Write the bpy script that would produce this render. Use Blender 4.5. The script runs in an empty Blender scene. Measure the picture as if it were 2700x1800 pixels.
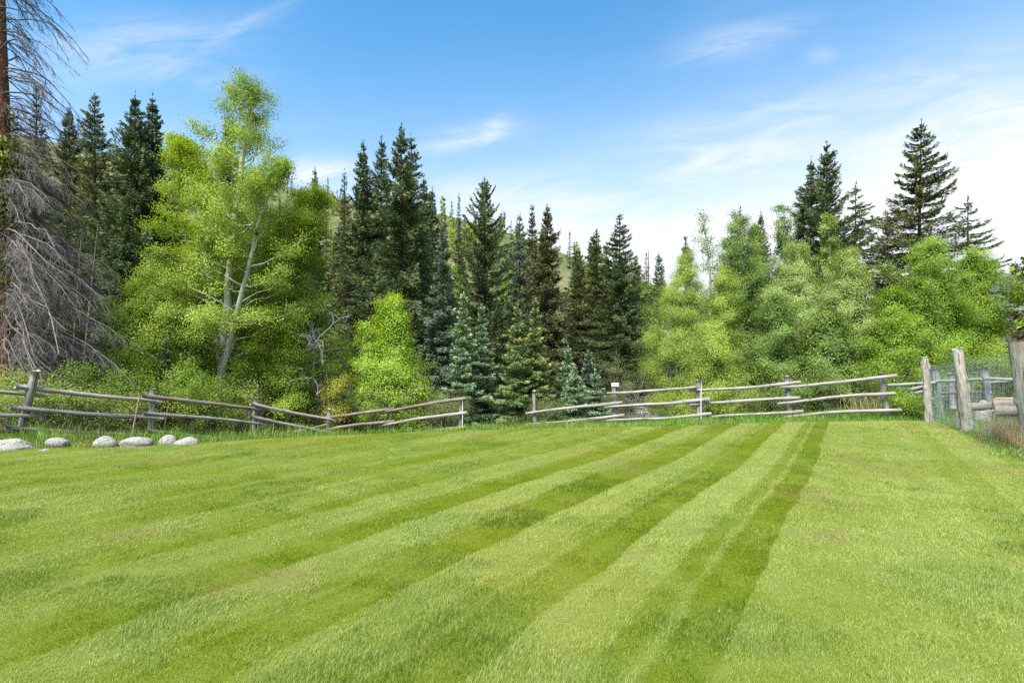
import bpy, math
import numpy as np
from mathutils import Vector, Matrix

# ------------------------------------------------------------------ camera, world, sun, exposure
sc = bpy.context.scene
FP, HOR, CAMZ = 1350.0, 970.0, 1.5          # focal length and horizon row in photo pixels, eye height
cam_d = bpy.data.cameras.new('camera')
cam_d.sensor_width = 36.0
cam_d.lens = 18.0
cam_d.shift_y = (HOR - 900.0) / 2700.0
cam_d.clip_start = 0.05
cam_d.clip_end = 8000.0
cam = bpy.data.objects.new('camera', cam_d)
sc.collection.objects.link(cam)
cam.location = (0, 0, CAMZ)
cam.rotation_euler = (math.pi / 2, 0, 0)
sc.camera = cam

sc.view_settings.view_transform = 'Standard'
sc.view_settings.look = 'None'
sc.view_settings.exposure = 1.95
sc.view_settings.gamma = 1.0
sc.view_settings.use_curve_mapping = False
sc.render.engine = 'CYCLES'
sc.cycles.max_bounces = 7
sc.cycles.diffuse_bounces = 4
sc.cycles.glossy_bounces = 2
sc.cycles.transmission_bounces = 4
sc.cycles.use_denoising = False
sc.cycles.sample_clamp_indirect = 6.0

SUN_EL, SUN_AZ = math.radians(60), math.radians(-152)   # azimuth from +Y, clockwise seen from above
sun_d = bpy.data.lights.new('sun', 'SUN')
sun_d.energy = 3.2
sun_d.angle = math.radians(35)
sun_d.color = (1.0, 0.94, 0.82)
sun = bpy.data.objects.new('sun', sun_d)
sc.collection.objects.link(sun)
sdir = Vector((math.sin(SUN_AZ) * math.cos(SUN_EL), math.cos(SUN_AZ) * math.cos(SUN_EL), math.sin(SUN_EL)))
sun.rotation_euler = sdir.to_track_quat('Z', 'Y').to_euler()
sun.location = sdir * 60


class NT:
    """small helper for node trees"""
    def __init__(s, tree):
        s.t = tree
        s.t.nodes.clear()

    def n(s, typ, **kw):
        nd = s.t.nodes.new(typ)
        for k, v in kw.items():
            setattr(nd, k, v)
        return nd

    def l(s, a, b):
        s.t.links.new(a, b)

    def put(s, sock, v):
        if isinstance(v, bpy.types.NodeSocket):
            s.t.links.new(v, sock)
        else:
            sock.default_value = v

    def m(s, op, a, b=0.0, c=0.0, clamp=False):
        nd = s.n('ShaderNodeMath', operation=op, use_clamp=clamp)
        for i, v in enumerate((a, b, c)):
            s.put(nd.inputs[i], v)
        return nd.outputs[0]

    def ss(s, v, lo, hi):
        nd = s.n('ShaderNodeMapRange', interpolation_type='SMOOTHSTEP')
        s.put(nd.inputs[0], v)
        nd.inputs[1].default_value, nd.inputs[2].default_value = lo, hi
        nd.inputs[3].default_value, nd.inputs[4].default_value = 0.0, 1.0
        return nd.outputs[0]

    def noise(s, vec, scale, detail=4.0, rough=0.55, dist=0.0):
        nd = s.n('ShaderNodeTexNoise')
        if vec is not None:
            s.l(vec, nd.inputs['Vector'])
        nd.inputs['Scale'].default_value = scale
        nd.inputs['Detail'].default_value = detail
        nd.inputs['Roughness'].default_value = rough
        nd.inputs['Distortion'].default_value = dist
        return nd.outputs[0]

    def mapping(s, vec, scale=(1, 1, 1), rot=(0, 0, 0), loc=(0, 0, 0)):
        nd = s.n('ShaderNodeMapping')
        s.l(vec, nd.inputs[0])
        nd.inputs['Scale'].default_value = scale
        nd.inputs['Rotation'].default_value = rot
        nd.inputs['Location'].default_value = loc
        return nd.outputs[0]

    def mix(s, f, a, b, blend='MIX'):
        nd = s.n('ShaderNodeMix', data_type='RGBA', blend_type=blend)
        s.put(nd.inputs[0], f)
        for i, v in ((6, a), (7, b)):
            if isinstance(v, tuple) and len(v) == 3:
                v = v + (1.0,)
            s.put(nd.inputs[i], v)
        return nd.outputs[2]

    def ramp(s, f, stops):
        nd = s.n('ShaderNodeValToRGB')
        s.l(f, nd.inputs[0])
        el = nd.color_ramp.elements
        while len(el) < len(stops):
            el.new(0.5)
        for e, (p, c) in zip(el, stops):
            e.position = p
            e.color = tuple(c) + (1.0,)
        return nd.outputs[0]


world = bpy.data.worlds.new("World")
sc.world = world
world.use_nodes = True
w = NT(world.node_tree)
SKY_STRENGTH = 0.09
sky = w.n('ShaderNodeTexSky', sky_type='NISHITA')
sky.sun_disc = False
sky.sun_elevation = SUN_EL
sky.sun_rotation = SUN_AZ
sky.altitude = 2400
sky.air_density = 1.0
sky.dust_density = 0.6
sky.ozone_density = 2.0
hs = w.n('ShaderNodeHueSaturation')
hs.inputs['Saturation'].default_value = 1.25
hs.inputs['Hue'].default_value = 0.484
hs.inputs['Value'].default_value = 1.0
w.l(sky.outputs[0], hs.inputs['Color'])
tc = w.n('ShaderNodeTexCoord')
sep = w.n('ShaderNodeSeparateXYZ')
w.l(tc.outputs['Generated'], sep.inputs[0])
dx, dy, dz = sep.outputs
zc = w.m('MAXIMUM', dz, 0.0)
den = w.m('ADD', zc, 0.18)
comb = w.n('ShaderNodeCombineXYZ')
w.l(w.m('DIVIDE', dx, den), comb.inputs[0])
w.l(w.m('DIVIDE', dy, den), comb.inputs[1])
plane = comb.outputs[0]
# streaky cirrus on a high sheet
st = w.mapping(plane, scale=(0.55, 1.6, 1.0), rot=(0, 0, math.radians(18)), loc=(3.1, 1.7, 0))
wisp = w.noise(st, 2.0, 7.0, 0.55, 0.7)
broad = w.noise(w.mapping(plane, scale=(0.6, 0.9, 1), loc=(0.4, 5.2, 0)), 1.1, 3.0, 0.5, 0.3)
cirrus = w.m('MULTIPLY', w.ss(wisp, 0.46, 0.78), w.ss(broad, 0.38, 0.66))
# a few patches of cloud that stand in their own directions
ysafe = w.m('MAXIMUM', dy, 0.05)
au = w.m('DIVIDE', dx, ysafe)
av = w.m('DIVIDE', dz, ysafe)


def patch(px, py, sx, sy, amp, slope=0.0):
    u0, v0 = (px - 1350) / FP, (HOR - py) / FP
    du = w.m('SUBTRACT', au, u0)
    dv = w.m('SUBTRACT', w.m('SUBTRACT', av, v0), w.m('MULTIPLY', du, slope))
    q = w.m('ADD', w.m('POWER', w.m('DIVIDE', du, sx / FP), 2.0), w.m('POWER', w.m('DIVIDE', dv, sy / FP), 2.0))
    g = w.m('POWER', 2.718, w.m('MULTIPLY', q, -1.0))
    return w.m('MULTIPLY', g, amp)


front = w.ss(dy, 0.05, 0.2)
acc = None
for a in ((330, 130, 260, 70, 0.75, 0.12), (560, 205, 120, 30, 0.5, 0.0), (700, 40, 140, 22, 0.45, 0.5), (1230, 365, 140, 34, 0.6, 0.18), (1310, 335, 40, 30, 0.6, 0.6),
          (1960, 105, 150, 40, 0.65, 0.22), (2170, 145, 40, 26, 0.4, 0.0), (1900, 420, 210, 40, 0.7, 0.16), (850, 465, 120, 45, 0.9, 0.0),
          (1700, 650, 420, 110, 0.75, 0.0), (2550, 480, 330, 260, 0.85, 0.2), (1300, 520, 300, 60, 0.45, 0.0), (2050, 300, 420, 60, 0.4, 0.2)):
    p = patch(*a)
    acc = p if acc is None else w.m('ADD', acc, p)
cf = w.n('ShaderNodeCombineXYZ')
w.l(au, cf.inputs[0])
w.l(w.m('SUBTRACT', av, w.m('MULTIPLY', au, 0.16)), cf.inputs[1])
feather = w.noise(w.mapping(cf.outputs[0], scale=(2.2, 9.0, 1.0), loc=(0.3, 0.7, 0)), 2.0, 9.0, 0.62, 1.1)
spots = w.m('MULTIPLY', w.m('MULTIPLY', acc, front), w.ss(feather, 0.22, 0.88))
# thin veil, denser low down and towards one side of the sky
low = w.m('SUBTRACT', 1.0, w.ss(dz, 0.04, 0.72))
side = w.ss(dx, -0.75, 0.85)
veil = w.m('MULTIPLY', w.m('POWER', low, 1.9), w.m('ADD', 0.66, w.m('MULTIPLY', side, 0.95)))
veil = w.m('MULTIPLY', veil, w.m('ADD', 0.75, w.m('MULTIPLY', broad, 0.5)))
cov = w.m('ADD', w.m('ADD', w.m('MULTIPLY', cirrus, 0.10), spots), veil, clamp=True)
cov = w.m('MULTIPLY', cov, 0.96, clamp=True)
CLOUD = 3.1
skyc = w.mix(cov, hs.outputs[0], (CLOUD * 0.985, CLOUD * 1.0, CLOUD * 1.03, 1.0))
bg = w.n('ShaderNodeBackground')
bg.inputs[1].default_value = SKY_STRENGTH
w.l(skyc, bg.inputs[0])
wo = w.n('ShaderNodeOutputWorld')
w.l(bg.outputs[0], wo.inputs[0])

# ------------------------------------------------------------------ small tools
PI = math.pi


def W(px, py, d):
    """a point of the place from its bearing (photo pixel) and its distance"""
    return np.array([(px - 1350.0) / FP * d, d, CAMZ - (py - HOR) / FP * d])


def tag(o, label=None, cat=None, group=None, kind=None):
    if label: o['label'] = label
    if cat: o['category'] = cat
    if group: o['group'] = group
    if kind: o['kind'] = kind
    return o


def empty(name, loc, label, cat, group=None):
    o = bpy.data.objects.new(name, None)
    o.empty_display_size = 0.2
    sc.collection.objects.link(o)
    o.location = Vector([float(v) for v in loc])
    return tag(o, label, cat, group)


def make_mesh(name, V, polys, mat, smooth=False, tint=None, col=None):
    me = bpy.data.meshes.new(name)
    V = np.ascontiguousarray(V, dtype=np.float32)
    me.vertices.add(len(V))
    me.vertices.foreach_set('co', V.ravel())
    polys = [np.asarray(p, dtype=np.int32) for p in polys if len(p)]
    idx = np.concatenate([p.ravel() for p in polys])
    tot = np.concatenate([np.full(len(p), p.shape[1], np.int32) for p in polys])
    start = np.concatenate([[0], np.cumsum(tot)[:-1]]).astype(np.int32)
    me.loops.add(len(idx))
    me.loops.foreach_set('vertex_index', idx)
    me.polygons.add(len(tot))
    me.polygons.foreach_set('loop_start', start)
    if smooth:
        me.polygons.foreach_set('use_smooth', np.ones(len(tot), dtype=bool))
    if tint is not None:
        at = me.attributes.new('tint', 'FLOAT', 'POINT')
        at.data.foreach_set('value', np.ascontiguousarray(tint, dtype=np.float32))
    if col is not None:
        at = me.attributes.new('col', 'FLOAT_COLOR', 'POINT')
        c4 = np.ones((len(V), 4), np.float32)
        c4[:, :3] = col
        at.data.foreach_set('color', c4.ravel())
    me.update(calc_edges=True)
    me.materials.append(mat)
    return me


def link(name, me, parent=None, loc=None):
    o = bpy.data.objects.new(name, me)
    sc.collection.objects.link(o)
    if parent is not None: o.parent = parent
    if loc is not None: o.location = Vector([float(v) for v in loc])
    return o


def norm(v):
    return v / np.maximum(np.linalg.norm(v, axis=-1, keepdims=True), 1e-9)


def unit(rng, n):
    return norm(rng.normal(size=(n, 3)))


def tubes(P, R, k=5):
    """P (B,N,3) paths, R (B,N) radii -> verts, quads"""
    B, N, _ = P.shape
    T = norm(np.gradient(P, axis=1))
    mean = norm(P[:, -1] - P[:, 0])
    ref = np.where((np.abs(mean[:, 2:3]) > 0.75), np.array([[1.0, 0, 0]]), np.array([[0, 0, 1.0]]))[:, None, :]
    U = norm(np.cross(T, np.broadcast_to(ref, T.shape)))
    Wv = np.cross(T, U)
    a = np.arange(k) * 2 * PI / k
    ring = P[:, :, None, :] + R[:, :, None, None] * (np.cos(a)[None, None, :, None] * U[:, :, None, :] + np.sin(a)[None, None, :, None] * Wv[:, :, None, :])
    V = ring.reshape(-1, 3)
    b = np.arange(B)[:, None, None] * N * k
    i = np.arange(N - 1)[None, :, None] * k
    j = np.arange(k)[None, None, :]
    j2 = (j + 1) % k
    q = np.stack([b + i + j, b + i + j2, b + i + k + j2, b + i + k + j], -1).reshape(-1, 4)
    return V, q


class MB:
    def __init__(s):
        s.V, s.P, s.T, s.n = [], [], [], 0

    def add(s, V, *polys, tint=0.5):
        s.V.append(V)
        for p in polys:
            s.P.append(np.asarray(p) + s.n)
        s.T.append(np.full(len(V), tint) if np.isscalar(tint) else tint)
        s.n += len(V)

    def tubes(s, P, R, k=5, tint=0.5):
        V, q = tubes(P, R, k)
        s.add(V, q, tint=tint)

    def quads(s, C, A, B, tint):
        V = np.stack([C - A, C + B, C + A, C - B], 1).reshape(-1, 3)
        s.add(V, np.arange(len(C) * 4).reshape(-1, 4), tint=np.repeat(tint, 4))

    def mesh(s, name, mat, smooth=False):
        return make_mesh(name, np.concatenate(s.V), s.P, mat, smooth, tint=np.concatenate(s.T))


def vnoise(x, y, seed=0):
    """value noise, -1..1"""
    rs = np.random.default_rng(seed)
    tab = rs.uniform(-1, 1, (256, 256))
    xi, yi = np.floor(x).astype(int), np.floor(y).astype(int)
    fx, fy = x - xi, y - yi
    fx, fy = fx * fx * (3 - 2 * fx), fy * fy * (3 - 2 * fy)
    g = lambda i, j: tab[i % 256, j % 256]
    return (g(xi, yi) * (1 - fx) + g(xi + 1, yi) * fx) * (1 - fy) + (g(xi, yi + 1) * (1 - fx) + g(xi + 1, yi + 1) * fx) * fy


def fbm(x, y, seed=0, oct=4):
    s, a = 0, 0.5
    for i in range(oct):
        s = s + a * vnoise(x * 2 ** i, y * 2 ** i, seed + i)
        a *= 0.5
    return s


def sstep(x, a, b):
    t = np.clip((x - a) / (b - a), 0, 1)
    return t * t * (3 - 2 * t)


# ------------------------------------------------------------------ materials
def new_mat(name):
    m = bpy.data.materials.new(name)
    m.use_nodes = True
    return m, NT(m.node_tree)


def leaf_mat(name, stops, trans=0.4, tcol=(1.3, 1.2, 0.6), gloss=0.018, rough=0.5):
    m, t = new_mat(name)
    at = t.n('ShaderNodeAttribute', attribute_name='tint')
    c = t.ramp(at.outputs['Fac'], stops)
    d = t.n('ShaderNodeBsdfDiffuse')
    t.l(c, d.inputs[0])
    tr = t.n('ShaderNodeBsdfTranslucent')
    t.l(t.mix(1.0, c, tcol, 'MULTIPLY'), tr.inputs[0])
    mx = t.n('ShaderNodeMixShader')
    mx.inputs[0].default_value = trans
    t.l(d.outputs[0], mx.inputs[1])
    t.l(tr.outputs[0], mx.inputs[2])
    g = t.n('ShaderNodeBsdfGlossy')
    g.inputs['Roughness'].default_value = rough
    mx2 = t.n('ShaderNodeMixShader')
    mx2.inputs[0].default_value = gloss
    t.l(mx.outputs[0], mx2.inputs[1])
    t.l(g.outputs[0], mx2.inputs[2])
    o = t.n('ShaderNodeOutputMaterial')
    t.l(mx2.outputs[0], o.inputs[0])
    return m


def col_mat(name, trans=0.3, gloss=0.05, rough=0.4):
    """colour carried by each blade"""
    m, t = new_mat(name)
    at = t.n('ShaderNodeAttribute', attribute_name='col')
    d = t.n('ShaderNodeBsdfDiffuse')
    t.l(at.outputs['Color'], d.inputs[0])
    tr = t.n('ShaderNodeBsdfTranslucent')
    t.l(t.mix(1.0, at.outputs['Color'], (1.15, 1.1, 0.6), 'MULTIPLY'), tr.inputs[0])
    mx = t.n('ShaderNodeMixShader')
    mx.inputs[0].default_value = trans
    t.l(d.outputs[0], mx.inputs[1])
    t.l(tr.outputs[0], mx.inputs[2])
    g = t.n('ShaderNodeBsdfGlossy')
    g.inputs['Roughness'].default_value = rough
    mx2 = t.n('ShaderNodeMixShader')
    mx2.inputs[0].default_value = gloss
    t.l(mx.outputs[0], mx2.inputs[1])
    t.l(g.outputs[0], mx2.inputs[2])
    o = t.n('ShaderNodeOutputMaterial')
    t.l(mx2.outputs[0], o.inputs[0])
    return m


def surf_mat(name, build, rough=0.9, bump=0.3, bdist=0.02, spec=0.2):
    m, t = new_mat(name)
    tcn = t.n('ShaderNodeTexCoord')
    c, h = build(t, tcn.outputs['Object'])
    p = t.n('ShaderNodeBsdfPrincipled')
    p.inputs['Roughness'].default_value = rough
    p.inputs['Specular IOR Level'].default_value = spec
    t.l(c, p.inputs['Base Color'])
    if h is not None:
        b = t.n('ShaderNodeBump')
        b.inputs['Strength'].default_value = bump
        b.inputs['Distance'].default_value = bdist
        t.l(h, b.inputs['Height'])
        t.l(b.outputs[0], p.inputs['Normal'])
    o = t.n('ShaderNodeOutputMaterial')
    t.l(p.outputs[0], o.inputs[0])
    return m


def wood_build(dark, mid, light, warm, warm_amt):
    def f(t, oc):
        g = t.noise(t.mapping(oc, scale=(0.6, 9, 9)), 2.0, 6, 0.65)
        g2 = t.noise(t.mapping(oc, scale=(1.2, 26, 26)), 2.0, 4, 0.6)
        k = t.noise(oc, 2.3, 3, 0.5)
        c = t.ramp(t.m('ADD', t.m('MULTIPLY', g, 0.65), t.m('MULTIPLY', g2, 0.35)), [(0.3, dark), (0.5, mid), (0.72, light)])
        c = t.mix(t.m('MULTIPLY', t.ss(k, 0.55, 0.75), warm_amt), c, warm)
        spots = t.ss(t.noise(t.mapping(oc, scale=(1, 2, 2)), 7.0, 2, 0.5), 0.66, 0.74)
        crack = t.ss(t.noise(t.mapping(oc, scale=(0.35, 15, 15)), 2.0, 3, 0.5), 0.60, 0.66)
        c = t.mix(t.m('MULTIPLY', crack, 0.75), c, tuple(v * 0.4 for v in dark))
        g = t.m('SUBTRACT', g, t.m('MULTIPLY', crack, 0.5))
        c = t.mix(t.m('MULTIPLY', spots, 0.7), c, tuple(v * 0.45 for v in dark))
        return c, t.m('ADD', g, t.m('MULTIPLY', g2, 0.6))
    return f


M = {}
M['rail'] = surf_mat('weathered_rail', wood_build((0.10, 0.093, 0.085), (0.26, 0.24, 0.22), (0.42, 0.39, 0.36), (0.22, 0.13, 0.07), 0.55), bump=0.6)
M['rail_old'] = surf_mat('brown_rail', wood_build((0.07, 0.058, 0.048), (0.17, 0.145, 0.12), (0.30, 0.27, 0.23), (0.20, 0.10, 0.045), 0.8), bump=0.6)
M['post'] = surf_mat('grey_post', wood_build((0.10, 0.092, 0.083), (0.25, 0.23, 0.205), (0.40, 0.375, 0.34), (0.26, 0.14, 0.07), 0.4), bump=0.7)
M['post_pale'] = surf_mat('pale_post', wood_build((0.15, 0.13, 0.10), (0.36, 0.33, 0.28), (0.52, 0.49, 0.43), (0.27, 0.17, 0.09), 0.45), bump=0.9, bdist=0.03)
M['post_blue'] = surf_mat('silver_post', wood_build((0.11, 0.11, 0.115), (0.24, 0.24, 0.25), (0.36, 0.36, 0.375), (0.2, 0.19, 0.18), 0.3), bump=0.6)


def bark_red(t, oc):
    v = t.n('ShaderNodeTexVoronoi', feature='DISTANCE_TO_EDGE')
    t.l(t.mapping(oc, scale=(14, 14, 5)), v.inputs['Vector'])
    v.inputs['Scale'].default_value = 1.4
    n = t.noise(oc, 9, 5, 0.6)
    c = t.ramp(t.m('ADD', t.m('MULTIPLY', v.outputs[0], 1.2), t.m('MULTIPLY', n, 0.5)), [(0.2, (0.05, 0.028, 0.02)), (0.45, (0.18, 0.085, 0.05)), (0.75, (0.36, 0.18, 0.105))])
    return c, t.m('ADD', v.outputs[0], t.m('MULTIPLY', n, 0.4))


def bark_spruce(t, oc):
    n = t.noise(t.mapping(oc, scale=(1, 1, 0.5)), 8, 5, 0.65)
    return t.ramp(n, [(0.3, (0.022, 0.017, 0.014)), (0.7, (0.085, 0.062, 0.046))]), n


def bark_aspen(t, oc):
    n = t.noise(t.mapping(oc, scale=(4, 4, 0.9)), 1.6, 5, 0.6)
    c = t.ramp(n, [(0.3, (0.26, 0.27, 0.21)), (0.55, (0.42, 0.42, 0.35)), (0.75, (0.55, 0.55, 0.49))])
    rings = t.noise(t.mapping(oc, scale=(1.3, 1.3, 16)), 1.5, 3, 0.6)
    c = t.mix(t.m('MULTIPLY', t.ss(rings, 0.62, 0.72), 0.7), c, (0.12, 0.115, 0.095))
    scars = t.ss(t.noise(t.mapping(oc, scale=(2.2, 2.2, 3.4)), 1.3, 2, 0.5), 0.64, 0.69)
    c = t.mix(scars, c, (0.035, 0.03, 0.027))
    return c, n


def bark_grey(t, oc):
    n = t.noise(oc, 12, 4, 0.6)
    return t.ramp(n, [(0.3, (0.09, 0.08, 0.074)), (0.7, (0.24, 0.222, 0.21))]), n


M['bark_red'] = surf_mat('red_brown_bark', bark_red, bump=0.9, bdist=0.04)
M['bark_spruce'] = surf_mat('spruce_bark', bark_spruce, bump=0.5)
M['bark_aspen'] = surf_mat('aspen_bark', bark_aspen, bump=0.3)
M['bark_grey'] = surf_mat('dead_wood_grey', bark_grey, bump=0.2)
M['bark_brown'] = surf_mat('dead_twig_brown', lambda t, oc: (t.ramp(t.noise(oc, 12, 3, 0.6), [(0.3, (0.05, 0.04, 0.034)), (0.7, (0.13, 0.11, 0.095))]), None))
M['bark_white'] = surf_mat('bleached_branch', lambda t, oc: (t.ramp(t.noise(oc, 12, 3, 0.6), [(0.3, (0.3, 0.28, 0.27)), (0.7, (0.52, 0.5, 0.48))]), None))


def granite(t, oc):
    n = t.noise(oc, 5.0, 6, 0.7)
    n2 = t.noise(oc, 34, 3, 0.7)
    n3 = t.noise(oc, 3.2, 3, 0.6)
    c = t.ramp(n2, [(0.35, (0.10, 0.098, 0.092)), (0.5, (0.235, 0.228, 0.21)), (0.65, (0.345, 0.335, 0.31))])
    c = t.mix(t.m('MULTIPLY', t.ss(n3, 0.48, 0.68), 0.7), c, (0.17, 0.175, 0.18))
    c = t.mix(t.m('MULTIPLY', t.ss(n, 0.60, 0.70), 0.6), c, (0.10, 0.10, 0.095))
    return c, t.m('ADD', n, t.m('MULTIPLY', n2, 0.25))


M['granite'] = surf_mat('granite', granite, bump=0.55, bdist=0.04)

M['sp_dark'] = leaf_mat('needles_dark', [(0.0, (0.0286, 0.0502, 0.0188)), (0.5, (0.0749, 0.1089, 0.0393)), (1.0, (0.1875, 0.22, 0.0787))], trans=0.14, gloss=0.015)
M['sp_olive'] = leaf_mat('needles_olive', [(0.0, (0.0369, 0.0507, 0.0164)), (0.5, (0.0957, 0.116, 0.0359)), (1.0, (0.2118, 0.2265, 0.0673))], trans=0.14, gloss=0.015)
M['sp_brown'] = leaf_mat('needles_brownish', [(0.0, (0.0357, 0.0408, 0.017)), (0.5, (0.0922, 0.0974, 0.0366)), (1.0, (0.1857, 0.1808, 0.0719))], trans=0.14, gloss=0.015)
M['sp_blue'] = leaf_mat('needles_blue', [(0.0, (0.0373, 0.0718, 0.0522)), (0.5, (0.1118, 0.1635, 0.1114)), (1.0, (0.3028, 0.3389, 0.2174))], trans=0.14, gloss=0.02)
M['sp_young'] = leaf_mat('needles_young', [(0, (0.0882, 0.153, 0.0776)), (0.5, (0.1932, 0.288, 0.1521)), (1, (0.441, 0.513, 0.2562))], trans=0.15, gloss=0.02)
M['sp_gold'] = leaf_mat('needles_gold_tips', [(0, (0.0667, 0.1256, 0.044)), (0.5, (0.1825, 0.2495, 0.0853)), (1, (0.4919, 0.483, 0.1718))], trans=0.15, gloss=0.02)
M['lf_aspen'] = leaf_mat('leaves_aspen', [(0, (0.1055, 0.1904, 0.0175)), (0.5, (0.232, 0.3472, 0.0351)), (1, (0.4641, 0.5152, 0.0644))], trans=0.42)
M['lf_mid'] = leaf_mat('leaves_mid', [(0, (0.0694, 0.1373, 0.0243)), (0.5, (0.1512, 0.2481, 0.0476)), (1, (0.3024, 0.3695, 0.0867))], trans=0.4)
M['lf_pale'] = leaf_mat('leaves_pale', [(0, (0.1242, 0.2016, 0.048)), (0.5, (0.2546, 0.3584, 0.096)), (1, (0.5216, 0.56, 0.2304))], trans=0.42)
M['lf_yellow'] = leaf_mat('leaves_yellow_green', [(0, (0.1514, 0.252, 0.024)), (0.5, (0.2813, 0.4305, 0.042)), (1, (0.4436, 0.567, 0.072))], trans=0.45)
M['lf_willow'] = leaf_mat('leaves_willow', [(0, (0.1265, 0.2039, 0.027)), (0.5, (0.2701, 0.3796, 0.054)), (1, (0.4484, 0.5212, 0.0972))], trans=0.42)
M['lf_bright'] = leaf_mat('leaves_bright', [(0, (0.0686, 0.154, 0.0108)), (0.5, (0.1751, 0.2915, 0.0216)), (1, (0.335, 0.418, 0.0432))], trans=0.42)
M['lf_shrub'] = leaf_mat('leaves_shrub', [(0, (0.077, 0.13, 0.02)), (0.5, (0.1925, 0.265, 0.045)), (1, (0.374, 0.42, 0.08))], trans=0.4)
M['lf_olive'] = leaf_mat('leaves_olive', [(0, (0.05, 0.078, 0.022)), (0.5, (0.105, 0.135, 0.04)), (1, (0.2, 0.225, 0.075))], trans=0.35)
M['lf_gold'] = leaf_mat('leaves_gold', [(0.0, (0.1768, 0.2, 0.0216)), (0.5, (0.3432, 0.35, 0.03)), (1.0, (0.52, 0.525, 0.048))], trans=0.4)
M['blade'] = col_mat('grass_blades', 0.34, 0.03, 0.5)
M['petal'] = surf_mat('dandelion_yellow', lambda t, oc: (t.ramp(t.noise(oc, 80, 2), [(0.3, (0.7, 0.42, 0.01)), (0.7, (0.85, 0.6, 0.02))]), None))
M['stem'] = surf_mat('flower_stem', lambda t, oc: (t.ramp(t.noise(oc, 30, 2), [(0.3, (0.08, 0.16, 0.03)), (0.7, (0.14, 0.22, 0.05))]), None))
M['wire'] = surf_mat('galvanised_wire', lambda t, oc: (t.ramp(t.noise(oc, 6, 2), [(0.3, (0.17, 0.24, 0.20)), (0.7, (0.30, 0.37, 0.32))]), None), rough=0.5, spec=0.5)
M['netting'] = surf_mat('dark_netting', lambda t, oc: (t.ramp(t.noise(oc, 6, 2), [(0.3, (0.035, 0.032, 0.03)), (0.7, (0.08, 0.07, 0.065))]), None), rough=0.6)
M['white'] = surf_mat('white_plastic', lambda t, oc: (t.ramp(t.noise(oc, 5, 3), [(0.3, (0.62, 0.61, 0.57)), (0.7, (0.78, 0.77, 0.74))]), None), rough=0.5)
M['plaque'] = surf_mat('pale_plaque', lambda t, oc: (t.ramp(t.noise(oc, 18, 3), [(0.35, (0.36, 0.40, 0.26)), (0.65, (0.62, 0.63, 0.50))]), None), rough=0.6)
M['stake'] = surf_mat('tan_stake', wood_build((0.12, 0.085, 0.05), (0.27, 0.20, 0.12), (0.38, 0.30, 0.2), (0.25, 0.12, 0.05), 0.5))
M['log'] = surf_mat('sawn_log', wood_build((0.09, 0.07, 0.06), (0.20, 0.17, 0.155), (0.33, 0.30, 0.285), (0.24, 0.13, 0.07), 0.6), bump=0.6)


def ground_build(t, oc):
    n = t.noise(oc, 0.35, 5, 0.6)
    n2 = t.noise(oc, 6.0, 5, 0.7)
    a = t.ramp(n2, [(0.3, (0.026, 0.036, 0.010)), (0.5, (0.05, 0.07, 0.018)), (0.7, (0.085, 0.085, 0.035))])
    b = t.ramp(n2, [(0.3, (0.03, 0.024, 0.015)), (0.7, (0.10, 0.08, 0.05))])
    return t.mix(t.ss(n, 0.42, 0.6), a, b), n2


M['ground'] = surf_mat('meadow_ground', ground_build, bump=0.6, bdist=0.05)


def hill_build(t, oc):
    n = t.noise(oc, 0.035, 5, 0.6)
    n2 = t.noise(oc, 0.5, 6, 0.7)
    a = t.ramp(n2, [(0.3, (0.035, 0.052, 0.016)), (0.5, (0.075, 0.098, 0.03)), (0.7, (0.125, 0.135, 0.055))])
    b = t.ramp(n2, [(0.3, (0.06, 0.068, 0.03)), (0.7, (0.17, 0.165, 0.09))])
    return t.mix(t.ss(n, 0.45, 0.62), a, b), n2


M['hill'] = surf_mat('hillside', hill_build, bump=0.7, bdist=0.5)
M['far_hill'] = surf_mat('far_hill', lambda t, oc: (t.ramp(t.noise(t.mapping(oc, scale=(1, 1, 2.0)), 0.03, 7, 0.75), [(0.35, (0.045, 0.06, 0.062)), (0.55, (0.10, 0.115, 0.115)), (0.7, (0.17, 0.17, 0.15))]), None))
mw, t = new_mat('stream_water')
p = t.n('ShaderNodeBsdfPrincipled')
p.inputs['Base Color'].default_value = (0.09, 0.12, 0.115, 1)
p.inputs['Roughness'].default_value = 0.12
nb = t.noise(t.mapping(t.n('ShaderNodeTexCoord').outputs['Object'], scale=(1, 3, 1)), 3.0, 5, 0.6)
bp = t.n('ShaderNodeBump')
bp.inputs['Strength'].default_value = 0.8
bp.inputs['Distance'].default_value = 0.15
t.l(nb, bp.inputs['Height'])
t.l(bp.outputs[0], p.inputs['Normal'])
t.l(p.outputs[0], t.n('ShaderNodeOutputMaterial').inputs[0])
M['water'] = mw

# ------------------------------------------------------------------ terrain
LAWN = np.array([(-22, 6.6), (-16, 7.8), (-12.2, 8.6), (-9.2, 9.15), (-7.6, 9.6), (-6.2, 10.1), (-5.15, 10.7), (-3.75, 11.25), (-1.06, 11.95), (0.47, 12.5), (2.7, 12.9),
                 (4.93, 13.3), (8.0, 13.9), (11.0, 14.25), (11.6, 14.2), (10.9, 12.8), (9.9, 11.25), (8.4, 8.9), (7.5, 6.9), (6.2, 4.3), (5.0, 1.6), (3.8, -1.5), (2.5, -5), (-22, -5)], float)


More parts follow.
